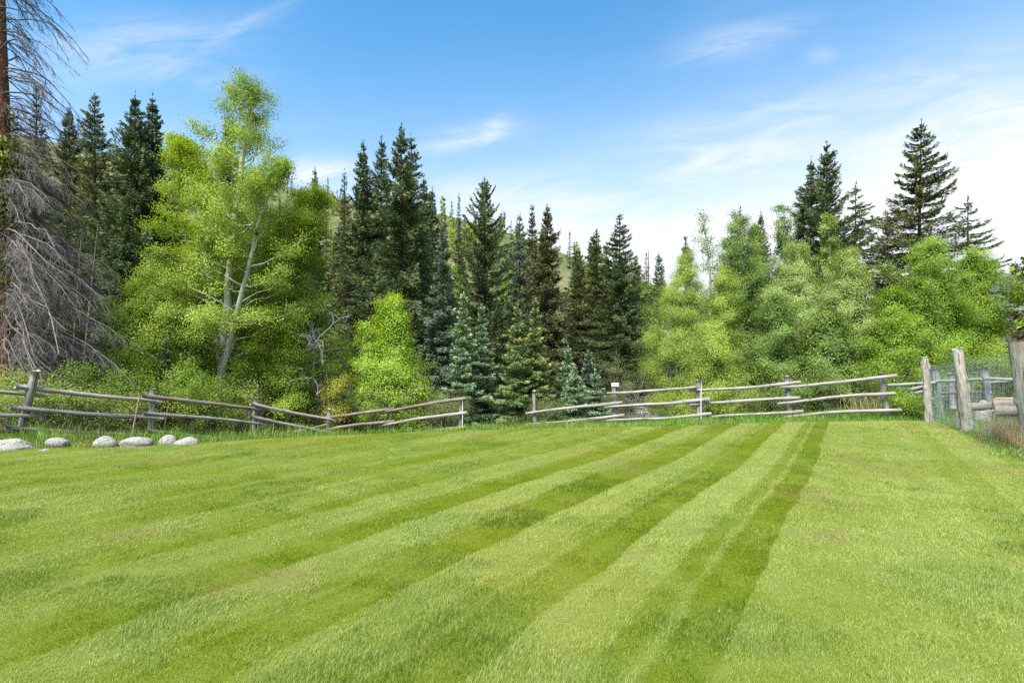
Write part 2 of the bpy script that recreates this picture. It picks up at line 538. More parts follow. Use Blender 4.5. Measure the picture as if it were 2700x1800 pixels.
def lawn_sd(x, y):
    """signed distance to the lawn's edge, positive outside"""
    x, y = np.asarray(x, float), np.asarray(y, float)
    d = np.full(x.shape, 1e9)
    ins = np.zeros(x.shape, bool)
    n = len(LAWN)
    for i in range(n):
        ax, ay = LAWN[i]
        bx, by = LAWN[(i + 1) % n]
        ex, ey = bx - ax, by - ay
        h = np.clip(((x - ax) * ex + (y - ay) * ey) / (ex * ex + ey * ey), 0, 1)
        d = np.minimum(d, np.hypot(x - ax - ex * h, y - ay - ey * h))
        c = (ay > y) != (by > y)
        xs = ax + (y - ay) * ex / (ey if abs(ey) > 1e-9 else 1e-9)
        ins ^= c & (x < xs)
    return np.where(ins, -d, d)


CTRL = np.array([(-10.3, 10.7, 0.15), (-8.8, 12.5, -0.2), (-7.3, 14.5, -0.62), (-5.7, 16, -0.95), (-3.9, 16.4, -0.9), (-1.6, 15.7, -0.62), (0.72, 16.5, -0.36), (3.2, 16.2, -0.33),
                 (5.65, 15.5, -0.22), (8.16, 15.2, -0.12), (10.86, 15.0, 0.0), (11.46, 14.1, 0), (10.67, 12.1, 0), (9.9, 9.8, 0), (9, 7, 0), (7.5, 3, 0), (5.5, -2, 0), (13, 12, 0), (14, 17, 0.05),
                 (17, 15, 0.1), (-14, 9.8, 0.25), (-20, 12, 0.4), (-13, 13.5, -0.1), (-10, 17, -0.6), (-6, 19, -0.6), (0, 20, -1.0), (3.5, 20.6, -0.95), (5.5, 20.8, -0.95), (8, 21, -0.9), (10.5, 21, -0.6),
                 (12, 20, -0.1), (20, 25, 0.2), (2, 26, -0.7), (-3, 26, -0.8), (8, 27, -0.4), (0, 32, -0.6), (-15, 30, 0.2), (15, 35, 0.0), (-30, 40, 3.0), (0, 50, 0.2), (30, 50, 0.3),
                 (-40, 20, 2), (40, 20, 0.5), (0, -12, 0), (-20, -10, 0), (20, -10, 0), (-25, 5, 0.3)], float)


def ground_z(x, y):
    x, y = np.asarray(x, float), np.asarray(y, float)
    num = np.zeros(x.shape)
    den_ = np.zeros(x.shape)
    for cx, cy, cz in CTRL:
        wt = 1.0 / ((x - cx) ** 2 + (y - cy) ** 2 + 0.3) ** 1.8
        num += wt * cz
        den_ += wt
    out = num / den_ + 0.06 * fbm(x * 0.8, y * 0.8, 5, 3)
    far = sstep(np.hypot(x, y), 55, 120)
    out = out * (1 - far) - 0.2 * far
    und = 0.035 * vnoise(x * 0.22 + 4.3, y * 0.22 + 1.1, 3) + 0.012 * vnoise(x * 0.9, y * 0.9, 8)
    s = lawn_sd(x, y)
    b = sstep(s, 0.0, 2.6)
    return und * (1 - b) + out * b


def gz(x, y):
    return float(ground_z(np.array([x]), np.array([y]))[0])


def grid_mesh(xs, ys, zf):
    X, Y = np.meshgrid(xs, ys)
    Z = zf(X, Y)
    nx, ny = len(xs), len(ys)
    V = np.stack([X, Y, Z], -1).reshape(-1, 3)
    i, j = np.meshgrid(np.arange(nx - 1), np.arange(ny - 1))
    a = (j * nx + i).ravel()
    return V, np.stack([a, a + 1, a + nx + 1, a + nx], -1)


geo = 2 ** np.linspace(0, 7, 26)
xs = np.concatenate([-26 - (geo[::-1] - 1) * 24, np.arange(-25.7, 26, 0.3), 26 + (geo - 1) * 24])
ys = np.concatenate([-12 - (geo[::-1] - 1) * 24, np.arange(-11.7, 34, 0.3), 34 + (geo - 1) * 24])
V, Q = grid_mesh(xs, ys, ground_z)
tag(link('ground', make_mesh('ground', V, [Q], M['ground'], True)), kind='structure')

# mowing: stripes run away from the eye towards the corner post
SA = math.radians(33.7)
CS, SN = math.cos(SA), math.sin(SA)


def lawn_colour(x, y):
    """turf colour with the sheen of the mowing stripes painted in, and the way it was rolled (0 towards the house, 1 away)"""
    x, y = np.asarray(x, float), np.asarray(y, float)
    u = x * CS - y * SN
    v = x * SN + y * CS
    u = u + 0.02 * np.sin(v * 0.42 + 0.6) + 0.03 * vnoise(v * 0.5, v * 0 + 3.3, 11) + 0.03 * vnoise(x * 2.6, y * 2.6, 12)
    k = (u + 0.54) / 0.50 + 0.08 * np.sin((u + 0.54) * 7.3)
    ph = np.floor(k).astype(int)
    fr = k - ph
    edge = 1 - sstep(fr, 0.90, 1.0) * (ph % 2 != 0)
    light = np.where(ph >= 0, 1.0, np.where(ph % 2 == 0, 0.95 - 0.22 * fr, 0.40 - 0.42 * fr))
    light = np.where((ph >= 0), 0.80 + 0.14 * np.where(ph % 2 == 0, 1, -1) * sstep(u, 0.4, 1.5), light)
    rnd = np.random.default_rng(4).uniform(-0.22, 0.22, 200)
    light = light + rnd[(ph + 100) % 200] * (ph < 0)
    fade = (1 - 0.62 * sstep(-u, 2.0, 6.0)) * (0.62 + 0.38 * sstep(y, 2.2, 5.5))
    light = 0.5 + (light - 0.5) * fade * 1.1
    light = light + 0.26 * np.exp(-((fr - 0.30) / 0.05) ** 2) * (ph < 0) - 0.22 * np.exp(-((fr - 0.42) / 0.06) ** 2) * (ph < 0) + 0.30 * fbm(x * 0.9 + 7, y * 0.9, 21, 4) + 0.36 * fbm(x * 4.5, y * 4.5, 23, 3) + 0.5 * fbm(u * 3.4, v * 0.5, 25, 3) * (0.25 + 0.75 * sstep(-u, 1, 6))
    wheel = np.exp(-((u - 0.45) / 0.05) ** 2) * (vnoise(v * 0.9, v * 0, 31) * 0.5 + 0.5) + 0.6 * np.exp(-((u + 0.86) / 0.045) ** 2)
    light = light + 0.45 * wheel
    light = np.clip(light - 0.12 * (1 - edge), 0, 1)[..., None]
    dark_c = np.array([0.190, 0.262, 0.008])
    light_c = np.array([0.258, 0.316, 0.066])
    c = dark_c * (1 - light) + light_c * light  # stripe sheen, pale against dark, is painted into the grass colour
    yel = sstep(fbm(x * 0.55 + 3, y * 0.55 + 9, 41, 4), 0.02, 0.42)[..., None] * 0.30
    c = c * (1 - yel) + c * np.array([1.22, 0.98, 0.75]) * yel
    grn = sstep(fbm(x * 1.4 + 13, y * 1.4, 51, 4), 0.16, 0.42)[..., None] * 0.38
    c = c * (1 - grn) + np.array([0.125, 0.22, 0.03]) * grn
    dry = (sstep(fbm(x * 1.1 + 30, y * 1.1 + 4, 61, 5), 0.26, 0.46) * (0.4 + 0.9 * sstep(vnoise(x * 9, y * 9, 63), -0.3, 0.7)))[..., None] * 0.30
    c = c * (1 - dry) + np.array([0.26, 0.195, 0.085]) * dry
    return c, light[..., 0], grn[..., 0]


lx = np.arange(-22, 12.01, 0.1)
ly = np.arange(-5, 14.61, 0.1)
V, Q = grid_mesh(lx, ly, lambda X, Y: ground_z(X, Y) + 0.006)
cen = V[Q].mean(1)
keep = lawn_sd(cen[:, 0], cen[:, 1]) < 0.12
Q = Q[keep]
used, inv = np.unique(Q, return_inverse=True)
V, Q = V[used], inv.reshape(-1, 4)
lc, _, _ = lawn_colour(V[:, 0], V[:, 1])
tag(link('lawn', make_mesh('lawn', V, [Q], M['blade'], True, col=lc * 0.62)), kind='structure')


def blades(x, y, z, h, wd, lean, ldir, col, bent=True, rng=None):
    """grass blades: bent two-piece (5 verts) or plain triangle"""
    n = len(x)
    az = rng.uniform(0, 2 * PI, n)
    side = np.stack([np.cos(az), np.sin(az), np.zeros(n)], -1)
    B = np.stack([x, y, z], -1)
    lv = np.stack([np.cos(ldir), np.sin(ldir), np.zeros(n)], -1)
    up = np.array([0, 0, 1.0])
    tip = B + lv * (np.sin(lean) * h)[:, None] + up * (np.cos(lean) * h)[:, None]
    hw = (wd * 0.5)[:, None]
    if bent:
        l2 = lean * 0.45
        mid = B + lv * (np.sin(l2) * h * 0.5)[:, None] + up * (np.cos(l2) * h * 0.55)[:, None]
        V = np.stack([B - side * hw, B + side * hw, mid + side * hw * 0.8, mid - side * hw * 0.8, tip], 1).reshape(-1, 3)
        o = np.arange(n)[:, None] * 5
        return V, [o + np.array([[0, 1, 2, 3]]), o + np.array([[3, 2, 4]])], np.repeat(col, 5, 0)
    V = np.stack([B - side * hw, B + side * hw, tip], 1).reshape(-1, 3)
    o = np.arange(n)[:, None] * 3
    return V, [o + np.array([[0, 1, 2]])], np.repeat(col, 3, 0)


def lawn_blades():
    rng = np.random.default_rng(77)
    Vs, Ps, Cs, n0 = [], [], [], 0
    for (y0, y1, dens, h0, wd, bent) in ((1.2, 4.2, 23000, 0.024, 0.0022, True), (4.2, 7.0, 11000, 0.025, 0.0031, True), (7.0, 10.5, 5000, 0.025, 0.005, False), (10.5, 14.6, 2800, 0.027, 0.007, False)):
        wmax = 1.06 * y1 + 1.6
        area = (2 * wmax) * (y1 - y0)
        n = int(area * dens)
        x = rng.uniform(-wmax, wmax, n)
        y = rng.uniform(y0, y1, n)
        ok = (np.abs(x) < 1.06 * y + 1.6)
        x, y = x[ok], y[ok]
        ok = lawn_sd(x, y) + 0.16 * fbm(x * 2.2, y * 2.2, 93, 3) < 0.04
        x, y = x[ok], y[ok]
        n = len(x)
        z = ground_z(x, y)
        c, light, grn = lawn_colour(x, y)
        tuft = fbm(x * 5, y * 5, 71, 3)
        h = h0 * (0.55 + 0.95 * rng.random(n) ** 1.5) * (1.0 + 0.8 * tuft) * (1 + 1.5 * grn)
        # rolled away from the eye where the stripe is light, towards it where dark
        ld = np.where(rng.random(n) < light, SA * 0 + (PI / 2 - SA), (PI / 2 - SA) + PI) + rng.normal(0, 0.75, n) + 1.2 * fbm(x * 2.2, y * 2.2, 81, 2)
        lean = np.clip(rng.normal(0.62, 0.28, n), 0.05, 1.3)
        v = rng.normal(1.0, 0.17, n)[:, None]
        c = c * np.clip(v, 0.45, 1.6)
        dead = rng.random(n) < 0.035
        c[dead] = np.array([0.30, 0.25, 0.13]) * np.clip(v[dead], 0.6, 1.4)
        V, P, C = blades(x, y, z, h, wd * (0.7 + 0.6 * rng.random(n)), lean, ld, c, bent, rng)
        Vs.append(V)
        Cs.append(C)
        Ps += [p + n0 for p in P]
        n0 += len(V)
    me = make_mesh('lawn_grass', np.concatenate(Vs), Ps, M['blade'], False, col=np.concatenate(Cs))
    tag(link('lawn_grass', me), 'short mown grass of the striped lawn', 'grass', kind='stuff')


lawn_blades()


def tall_grass():
    rng = np.random.default_rng(99)
    xs_, ys_, hs_, cs_, wd_ = [], [], [], [], []

    def put(x, y, h, c, wd=0.009):
        xs_.append(x); ys_.append(y); hs_.append(h); cs_.append(c); wd_.append(np.full(len(x), wd))

    # a rank unmown strip all round the lawn's edge
    n = 260000
    x = rng.uniform(-16, 14.5, n)
    y = rng.uniform(4.5, 19, n)
    s = lawn_sd(x, y) + 0.22 * fbm(x * 2.2, y * 2.2, 93, 3)
    edge_w = np.where(x > 9.5, 2.6, np.where(x > -1.5, 3.4, np.where(x > -5.4, 0.9, 1.9)))
    ok = (s > 0.0) & (s < edge_w) & (rng.random(n) < np.where(x > -1.5, 1.0, 0.75))
    x, y, s = x[ok], y[ok], s[ok]
    clump = fbm(x * 1.3, y * 1.3, 91, 4)
    big = sstep(s, 0.0, 0.8)
    h = (0.06 + 0.13 * big) * (0.6 + 0.8 * rng.random(len(x))) * (1 + 1.1 * clump)
    h = np.where(x < -5.0, h * 1.15, h)
    base = np.array([0.125, 0.27, 0.022])
    alt = np.array([0.22, 0.30, 0.06])
    f = np.clip(0.45 + 0.9 * fbm(x * 0.7, y * 0.7, 95, 3) + rng.normal(0, 0.18, len(x)), 0, 1)[:, None]
    c = (base * (1 - f) + alt * f) * np.clip(rng.normal(1, 0.25, len(x)), 0.4, 1.7)[:, None]
    put(x, y, np.maximum(h, 0.03), c)
    # straw coloured stand beside the wire fence
    n = 16000
    x = rng.normal(9.95, 0.75, n)
    y = rng.normal(10.3, 1.0, n)
    s = lawn_sd(x, y)
    ok = (s > 0.45) & (s < 2.4) & (vnoise(x * 3, y * 3, 17) > -0.35)
    x, y = x[ok], y[ok]
    c = np.array([0.34, 0.27, 0.15]) * np.clip(rng.normal(1, 0.25, len(x)), 0.4, 1.7)[:, None]
    put(x, y, 0.22 + 0.32 * rng.random(len(x)), c, 0.006)
    # a few dry stalks behind the last rail post
    n = 160
    x = rng.normal(11.2, 0.55, n)
    y = rng.normal(15.7, 0.25, n)
    put(x, y, 0.5 + 0.5 * rng.random(n), np.array([0.36, 0.30, 0.14]) * np.clip(rng.normal(1, 0.2, n), 0.5, 1.5)[:, None], 0.012)
    # loose growth over the banks under the shrubs
    n = 60000
    x = rng.uniform(-17, 16, n)
    y = rng.uniform(10, 24, n)
    s = lawn_sd(x, y)
    ok = (s > 0.7) & (fbm(x * 0.8, y * 0.8, 97, 3) > -0.02)
    x, y = x[ok], y[ok]
    f = rng.random(len(x))[:, None]
    c = np.array([0.06, 0.115, 0.018]) * (1 - f) + np.array([0.16, 0.17, 0.05]) * f
    put(x, y, 0.1 + 0.3 * rng.random(len(x)), c, 0.014)
    x, y, h, c, wd = (np.concatenate(a) for a in (xs_, ys_, hs_, cs_, wd_))
    n = len(x)
    V, P, C = blades(x, y, ground_z(x, y) - 0.01, h, wd, np.clip(rng.normal(0.35, 0.3, n), 0, 1.2), rng.uniform(0, 2 * PI, n), c, True, rng)
    tag(link('tall_grass', make_mesh('tall_grass', V, P, M['blade'], False, col=C)), 'rank unmown green and straw coloured grass along the fences', 'grass', kind='stuff')


tall_grass()

# hills behind the wood
SKY_PX = np.array([-1800, -800, 0, 281, 600, 864, 1166, 1350, 1480, 1690, 1900, 2200, 2700, 3400], float)
SKY_PY = np.array([330, 300, 335, 400, 450, 505, 560, 612, 655, 735, 800, 870, 950, 980], float)
RIDGE = 170.0


def hill_z(px, d):
    py = np.interp(px, SKY_PX, SKY_PY)
    zr = (HOR - py) / FP * RIDGE + CAMZ
    s = (d - 50.0) / (RIDGE - 50.0)
    return np.where(s < 1, zr * np.clip(s, 0, 1) ** 1.25, zr * (1 - 0.25 * (s - 1))) - 0.4


pxs = np.linspace(-1800, 3400, 150)
ds = np.linspace(46, 300, 70)
PX, DD = np.meshgrid(pxs, ds)
V, Q = grid_mesh(pxs, ds, lambda a, b: a * 0)
X = (PX - 1350) / FP * DD
Z = hill_z(PX, DD) + 1.6 * fbm(X * 0.05, DD * 0.05, 7, 4) * sstep(DD, 55, 110)
V = np.stack([X, DD, Z], -1).reshape(-1, 3)
tag(link('hillside', make_mesh('hillside', V, [Q], M['hill'], True)), kind='structure')
pxs = np.linspace(2200, 4200, 80)
ds = np.linspace(700, 1500, 40)
PX, DD = np.meshgrid(pxs, ds)
V, Q = grid_mesh(pxs, ds, lambda a, b: a * 0)
X = (PX - 1350) / FP * DD
py = np.interp(PX, [2200, 2450, 2590, 2640, 2720, 3000, 3600, 4200], [960, 820, 736, 722, 716, 690, 720, 900])
Z = ((HOR - py) / FP * 1100) * np.sin(np.clip((DD - 700) / 400, 0, 1.4) * PI / 2) ** 1.0 + 14 * fbm(X * 0.012, DD * 0.012, 9, 4)
V = np.stack([X, DD, Z], -1).reshape(-1, 3)
tag(link('distant_hill', make_mesh('distant_hill', V, [Q], M['far_hill'], True)), kind='structure')
# a stretch of the stream
V, Q = grid_mesh(np.linspace(1.5, 12.5, 24), np.linspace(19.4, 22.4, 8), lambda a, b: a * 0 - 0.5)
V[:, 1] += 0.5 * np.sin(V[:, 0] * 0.7)
tag(link('stream', make_mesh('stream', V, [Q], M['water'], True)), kind='structure')


# ------------------------------------------------------------------ conifers
def conifer_meshes(H, R, seed, mat, dens=1.0, el_top=45, el_bot=-12, t0=0.02, power=0.8, tuft=(0.185, 0.050), droop=0.18, upturn=0.14, gap=0.30, nb=7, lean=0.0,
                   dead_low=0.0, K=62.0, tip=0.25, bark='bark_spruce', r0=None, hang=0.10, fan=0.30, jag=0.35, kmul=1.0):
    rng = np.random.default_rng(seed)
    nw = max(8, int(H / gap))
    zi = (t0 + (1 - t0) * (np.arange(nw) + rng.uniform(-0.3, 0.3, nw)) / nw)
    z = np.repeat(zi, nb) + rng.normal(0, 0.35 * gap / H, nw * nb)
    z = np.clip(z, t0, 0.995)
    n = len(z)
    az = np.repeat(rng.uniform(0, 2 * PI, nw), nb) + np.tile(np.arange(nb) * 2 * PI / nb, nw) + rng.normal(0, 0.35, n)
    prof = (1 - z) ** power * (0.62 + 0.38 * sstep(z, t0, t0 + 0.14))
    # bulges and bites, so that the outline is ragged
    bulge = 1 + jag * np.sin(az * 1 + z * 17 + seed) * 0.5 + jag * rng.normal(0, 0.45, n)
    L = np.maximum(R * prof * np.clip(bulge, 0.35, 1.6) * rng.uniform(0.72, 1.05, n), 0.10)
    el = np.radians(el_bot + (el_top - el_bot) * z ** 1.1 + rng.normal(0, 7, n))

    def pos(i, s):
        r = L[i] * s
        hz = r * np.cos(el[i])
        vz = r * np.sin(el[i]) - droop * L[i] * s ** 2 + upturn * L[i] * s ** 3.5
        zb = z[i] * H
        bx = lean * (z[i] ** 2) * H
        return np.stack([bx + hz * np.cos(az[i]), hz * np.sin(az[i]), zb + vz], -1)

    # trunk and bare limbs
    wood = MB()
    tt = np.linspace(0, 1, 14)
    r0 = r0 or (0.008 * H + 0.03)
    path = np.stack([lean * tt ** 2 * H, 0 * tt, tt * H - 0.15 * (tt == 0)], -1)
    wood.tubes(path[None], (r0 * (1 - tt) ** 0.85 + 0.008)[None], 8)
    sgrid = np.linspace(0, 0.92, 5)
    ii = np.arange(n)
    bp_ = np.stack([pos(ii, np.full(n, s)) for s in sgrid], 1)
    wood.tubes(bp_, (0.008 + 0.009 * L)[:, None] * (1 - 0.85 * sgrid)[None], 3)
    # needle sprays
    N = int(dens * K * kmul * L.sum())
    bi = rng.choice(n, N, p=L / L.sum())
    ok = (rng.random(N) > dead_low * (z[bi] < 0.35))
    bi = bi[ok]
    N = len(bi)
    s = rng.uniform(0.04, 1.0, N)
    c = pos(bi, s)
    d1 = norm(pos(bi, np.minimum(s + 0.05, 1.05)) - c)
    side = np.stack([-np.sin(az[bi]), np.cos(az[bi]), np.zeros(N)], -1) * rng.choice([-1.0, 1.0], N)[:, None]
    off = rng.uniform(0, 1, N) * (fan * L[bi] * (1.02 - s) * 0.9 + 0.06)
    hg = rng.uniform(0, 1, N) ** 1.5 * hang * (0.35 + np.minimum(L[bi], 2.0))
    a = norm(d1 * 0.75 + side * rng.uniform(0.2, 1.1, N)[:, None] + np.array([0, 0, 1.0]) * rng.normal(-0.18, 0.28, N)[:, None])
    c = c + side * off[:, None] + d1 * (off * 0.5)[:, None]
    c[:, 2] -= hg
    la = tuft[0] * rng.uniform(0.55, 1.15, N)[:, None] * 0.5 * (0.65 + 0.35 * np.minimum(1, L[bi] / 0.8))[:, None]
    out = np.stack([np.cos(az[bi]), np.sin(az[bi]), np.zeros(N)], -1)
    nd = norm(np.array([0, 0, 0.45]) + out * 0.8 + rng.normal(0, 0.42, (N, 3)))
    b = norm(np.cross(nd, a)) * (tuft[1] * rng.uniform(0.6, 1.2, N) * 0.5)[:, None]
    br = rng.normal(0, 0.13, n)
    tint = np.clip(0.36 + br[bi] + rng.normal(0, 0.10, N) + tip * sstep(s, 0.72, 1.0) * (0.35 + 0.65 * sstep(z[bi], 0.2, 0.8)), 0, 1)
    crown = MB()
    crown.quads(c + a * la * 0.6, a * la, b, tint)
    # leader
    nl = 24
    zl = H * (0.94 + 0.075 * rng.random(nl))
    cl = np.stack([lean * (zl / H) ** 2 * H + rng.normal(0, 0.02, nl), rng.normal(0, 0.02, nl), zl], -1)
    al = norm(np.stack([rng.normal(0, 0.5, nl), rng.normal(0, 0.5, nl), np.ones(nl)], -1)) * tuft[0] * 0.5
    crown.quads(cl, al, norm(np.cross(al, unit(rng, nl))) * tuft[1] * 0.5, np.full(nl, 0.5))
    return wood.mesh('trunk', M[bark]), crown.mesh('crown', M[mat])


def conifer(name, label, px, top, d, hw, mat, seed, cat='tree', group=None, **kw):
    x = (px - 1350) / FP * d
    zb = gz(x, d)
    H = CAMZ + (HOR - top) / FP * d - zb
    R = hw / FP * d * (1.42 if name != 'young_spruce' else 1.02)
    e = empty(name, (x, d, zb), label, cat, group)
    a, b = conifer_meshes(H, R, seed, mat, kmul=1.6, **kw)
    link('trunk', a, e)
    link('crown', b, e)
    return e


G_SP = 'tall spruces behind the rail fence'
OPEN_UNUSED = dict(power=0.95, el_top=38, el_bot=-8, gap=0.5, nb=5, hang=0.05, upturn=0.22, fan=0.16, jag=0.55)
DENSE = dict(power=0.80, el_top=48, el_bot=-14, gap=0.26, hang=0.16, K=75)
TALL = [
    # px, top, d, half width, material, style, label
    (96, 245, 22, 75, 'sp_brown', dict(power=0.8, dens=0.5, jag=0.6), 'thin brownish spruce half hidden by the bare branches of the dead spruce'),
    (183, 283, 30, 90, 'sp_dark', DENSE, 'dark spruce with a narrow top between the thin brownish spruce and the olive spruce'),
    (250, 250, 29, 105, 'sp_olive', dict(power=0.72), 'olive green pointed spruce just outside the sweep of dead branches'),
    (356, 252, 24, 135, 'sp_dark', DENSE, 'broad dark spruce, the taller of the close pair beside the big aspen'),
    (402, 258, 25, 120, 'sp_dark', DENSE, 'dark slender spruce, twin of the broad one, touching the big aspen crown'),
    (598, 318, 30, 90, 'sp_dark', dict(power=0.75), 'dark spruce seen through the leaves at the top of the big aspen'),
    (830, 448, 32, 60, 'sp_dark', dict(power=0.8), 'small spruce top peeping over the shoulder of the big aspen crown'),
    (908, 452, 31, 60, 'sp_brown', dict(power=0.85, dens=0.5, jag=0.6), 'thin sparse spruce between the big aspen and the tall dark cluster'),
    (958, 378, 24, 92, 'sp_dark', DENSE, 'dense dark spruce at the aspen side of the tall central cluster'),
    (1006, 366, 26, 78, 'sp_dark', dict(power=0.7), 'spire shaped dark spruce standing just behind the tallest central one'),
    (1058, 334, 21.5, 112, 'sp_dark', dict(power=0.80, K=85, hang=0.2, jag=0.5), 'tallest spruce of the central cluster, with drooping boughs and reddish trunk'),
    (1084, 362, 24, 100, 'sp_dark', dict(power=0.72), 'dark spruce whose tip rises close beside the tallest central spruce'),
    (1118, 468, 27, 80, 'sp_dark', dict(power=0.75), 'shorter dark spruce on the gap side of the central cluster'),
    (1140, 496, 28, 62, 'sp_dark', dict(power=0.85), 'slim dark spruce at the edge of the grassy hillside gap'),
    (1168, 600, 20.5, 72, 'sp_blue', DENSE, 'tall silvery blue spruce at the foot of the central cluster'),
    (1210, 515, 42, 45, 'sp_olive', dict(power=0.95, dens=0.55), 'needle thin spruce standing alone in front of the hillside'),
    (1278, 475, 26, 112, 'sp_dark', dict(power=0.60, el_top=54, el_bot=-12, gap=0.34, nb=6, upturn=0.34, fan=0.13, hang=0.08, jag=0.4, dead_low=0.25, K=70), 'wide open spruce with upswept branches like a candelabra'),
    (1370, 568, 30, 78, 'sp_blue', dict(power=0.85), 'bluish dark spruce next to the candelabra shaped one'),
    (1403, 542, 35, 62, 'sp_olive', dict(power=0.85), 'slim spruce squeezed behind the bluish and the brown green spruces'),
    (1443, 545, 26.5, 88, 'sp_brown', DENSE, 'brown green column shaped spruce above the planted young spruces'),
    (1514, 645, 60, 22, 'sp_dark', dict(power=0.8, K=14, tuft=(0.4, 0.1)), 'tiny spruce tip on the skyline of the hill above the slender spruce'),
    (1527, 675, 29, 42, 'sp_olive', dict(power=0.55, dens=0.8), 'slender pole like spruce in the middle gap of the wood'),
    (1573, 612, 28, 72, 'sp_olive', dict(power=0.68), 'olive spruce with a narrow top beside the open topped one'),
    (1599, 638, 33, 55, 'sp_dark', dict(power=0.8), 'small spruce top wedged between the olive and the open topped spruce'),
    (1634, 568, 26.5, 92, 'sp_dark', dict(power=0.72, gap=0.32, el_top=30, el_bot=-10, upturn=0.2, fan=0.18, jag=0.4, K=75), 'tall spruce with an open ladder like top beside the willow'),
    (1737, 672, 50, 40, 'sp_dark', dict(power=0.7, K=16, tuft=(0.35, 0.08)), 'far dark spruce beside the bare snag over the willow'),
    (1807, 625, 30, 55, 'sp_olive', dict(power=0.8), 'spruce spire poking out of the willow top'),
    (1952, 552, 36, 50, 'sp_dark', dict(power=0.9, dens=0.7), 'thin spruce tip among the aspens of the far bank'),
    (2006, 560, 35, 58, 'sp_brown', dict(power=0.85), 'brownish spruce tip between two aspen crowns'),
    (2139, 420, 26, 90, 'sp_dark', dict(power=0.8, gap=0.30, jag=0.5, el_top=25, fan=0.16, K=75), 'lower of the two dark spruces that stand close together above the pale birches'),
    (2180, 382, 25, 118, 'sp_dark', dict(power=0.72, gap=0.30, el_top=42, upturn=0.3, jag=0.5, K=80, fan=0.16), 'taller of the two dark spruces that stand close together above the pale birches'),
    (2256, 488, 26, 112, 'sp_olive', dict(power=0.8, gap=0.36, nb=5, el_top=20, el_bot=-16, fan=0.08, hang=0.06, jag=0.5, K=60), 'open half bare spruce with level boughs beside the close pair'),
    (2341, 566, 28, 88, 'sp_dark', dict(power=0.8, gap=0.36, fan=0.1, K=55), 'small open spruce in the sky gap before the widest spruce'),
    (2421, 325, 25, 140, 'sp_olive', dict(power=0.72, gap=0.30, nb=6, el_top=24, el_bot=-10, upturn=0.20, droop=0.12, fan=0.10, hang=0.09, jag=0.42, K=80, lean=0.012), 'widest and tallest spruce against pale sky, boughs like a fish spine'),
    (2552, 522, 24.5, 150, 'sp_dark', dict(power=0.85, gap=0.36, nb=5, el_top=14, el_bot=-24, upturn=0.2, droop=0.1, fan=0.06, hang=0.04, jag=0.35, K=55), 'thin spruce with long drooping boughs behind the round bright tree'),
    (2712, 676, 22, 120, 'sp_brown', dict(power=0.7, K=60), 'brown green spruce at the edge of the view over the wire fence'),
    (1995, 810, 22, 70, 'sp_dark', DENSE, 'dark spruce mostly hidden between the willow and the pale birches'),
]
for i, (px, top, d, hw, mat, kw, lab) in enumerate(TALL):
    kw = dict(kw)
    conifer('spruce_tree', lab, px, top, d, hw, mat, 100 + i, 'spruce', G_SP, **kw)

YOUNG = dict(power=1.0, el_top=42, el_bot=-6, gap=0.19, nb=6, tuft=(0.135, 0.036), K=170, hang=0.09, droop=0.14, fan=0.42, tip=0.20, jag=0.28, t0=0.01)
PLANTED = [
    (1222, 775, 18.6, 84, 'sp_young', 'blue green young spruce at the end of the lower rail fence'),
    (1270, 805, 19.2, 78, 'sp_young', 'young spruce with a spiky pale leader, second from the lower rail fence'),
    (1364, 805, 18.8, 92, 'sp_gold', 'young spruce with golden tips and the broadest skirt'),
    (1412, 790, 19.4, 84, 'sp_gold', 'young spruce with golden tips just behind the lone brown topped post'),
    (1497, 915, 19.8, 80, 'sp_young', 'small blue green spruce between two tall ones near the plaque post'),
    (1552, 925, 20.6, 76, 'sp_blue', 'small pointed spruce close to the plaque post, set furthest back'),
    (1514, 965, 18.4, 78, 'sp_young', 'low bushy spruce in front of the small blue green one'),
    (1569, 975, 18.2, 62, 'sp_young', 'lowest little spruce nearest the plaque post'),
    (438, 900, 14.6, 48, 'sp_dark', 'little dark spruce growing under the big aspen behind the fence'),
]
for i, (px, top, d, hw, mat, lab) in enumerate(PLANTED):
    conifer('young_spruce', lab, px, top, d, hw, mat, 300 + i, 'spruce', 'young spruces planted behind the fence', **YOUNG)

# filler wood: four shapes, copied
proto = []
for i, (H, R, mat) in enumerate(((14, 2.2, 'sp_dark'), (12, 1.9, 'sp_dark'), (15, 2.1, 'sp_olive'), (11, 2.0, 'sp_dark'))):
    proto.append((H, conifer_meshes(H, R, 400 + i, mat, power=0.6, K=42, tuft=(0.32, 0.09), gap=0.36)))
rng = np.random.default_rng(5)
FILL = [(px, d, top) for px, d, top in zip(list(range(-160, 1760, 62)) + list(range(1780, 2680, 75)), rng.uniform(31, 42, 60), rng.uniform(620, 720, 60))]
FILL += [(px, 24.0 + (k * 7) % 13, 420.0 + (k * 53) % 160) for k, px in enumerate(list(range(-1000, -180, 95)) + list(range(2790, 3500, 110)))]
for i, (px, d, top) in enumerate(FILL):
    if 1740 < px < 2700: top += 90
    if -170 < px < 900: top -= 90
    px += float(rng.uniform(-25, 25))
    H0, (ma, mb) = proto[i % 4]
    x = (px - 1350) / FP * d
    zb = max(gz(x, d), float(hill_z(np.array(px), np.array(d)))) - 0.1
    e = empty('wood_spruce', (x, d, zb), 'dark spruce standing deep in the wood behind the front row of trees', 'spruce', 'dark spruces deep in the wood')
    k = (CAMZ + (HOR - top) / FP * d - zb) / H0
    e.scale = (k * 1.1, k * 1.1, k)
    e.rotation_euler = (0, 0, float(rng.uniform(0, 6.28)))
    link('trunk', ma, e)
    link('crown', mb, e)


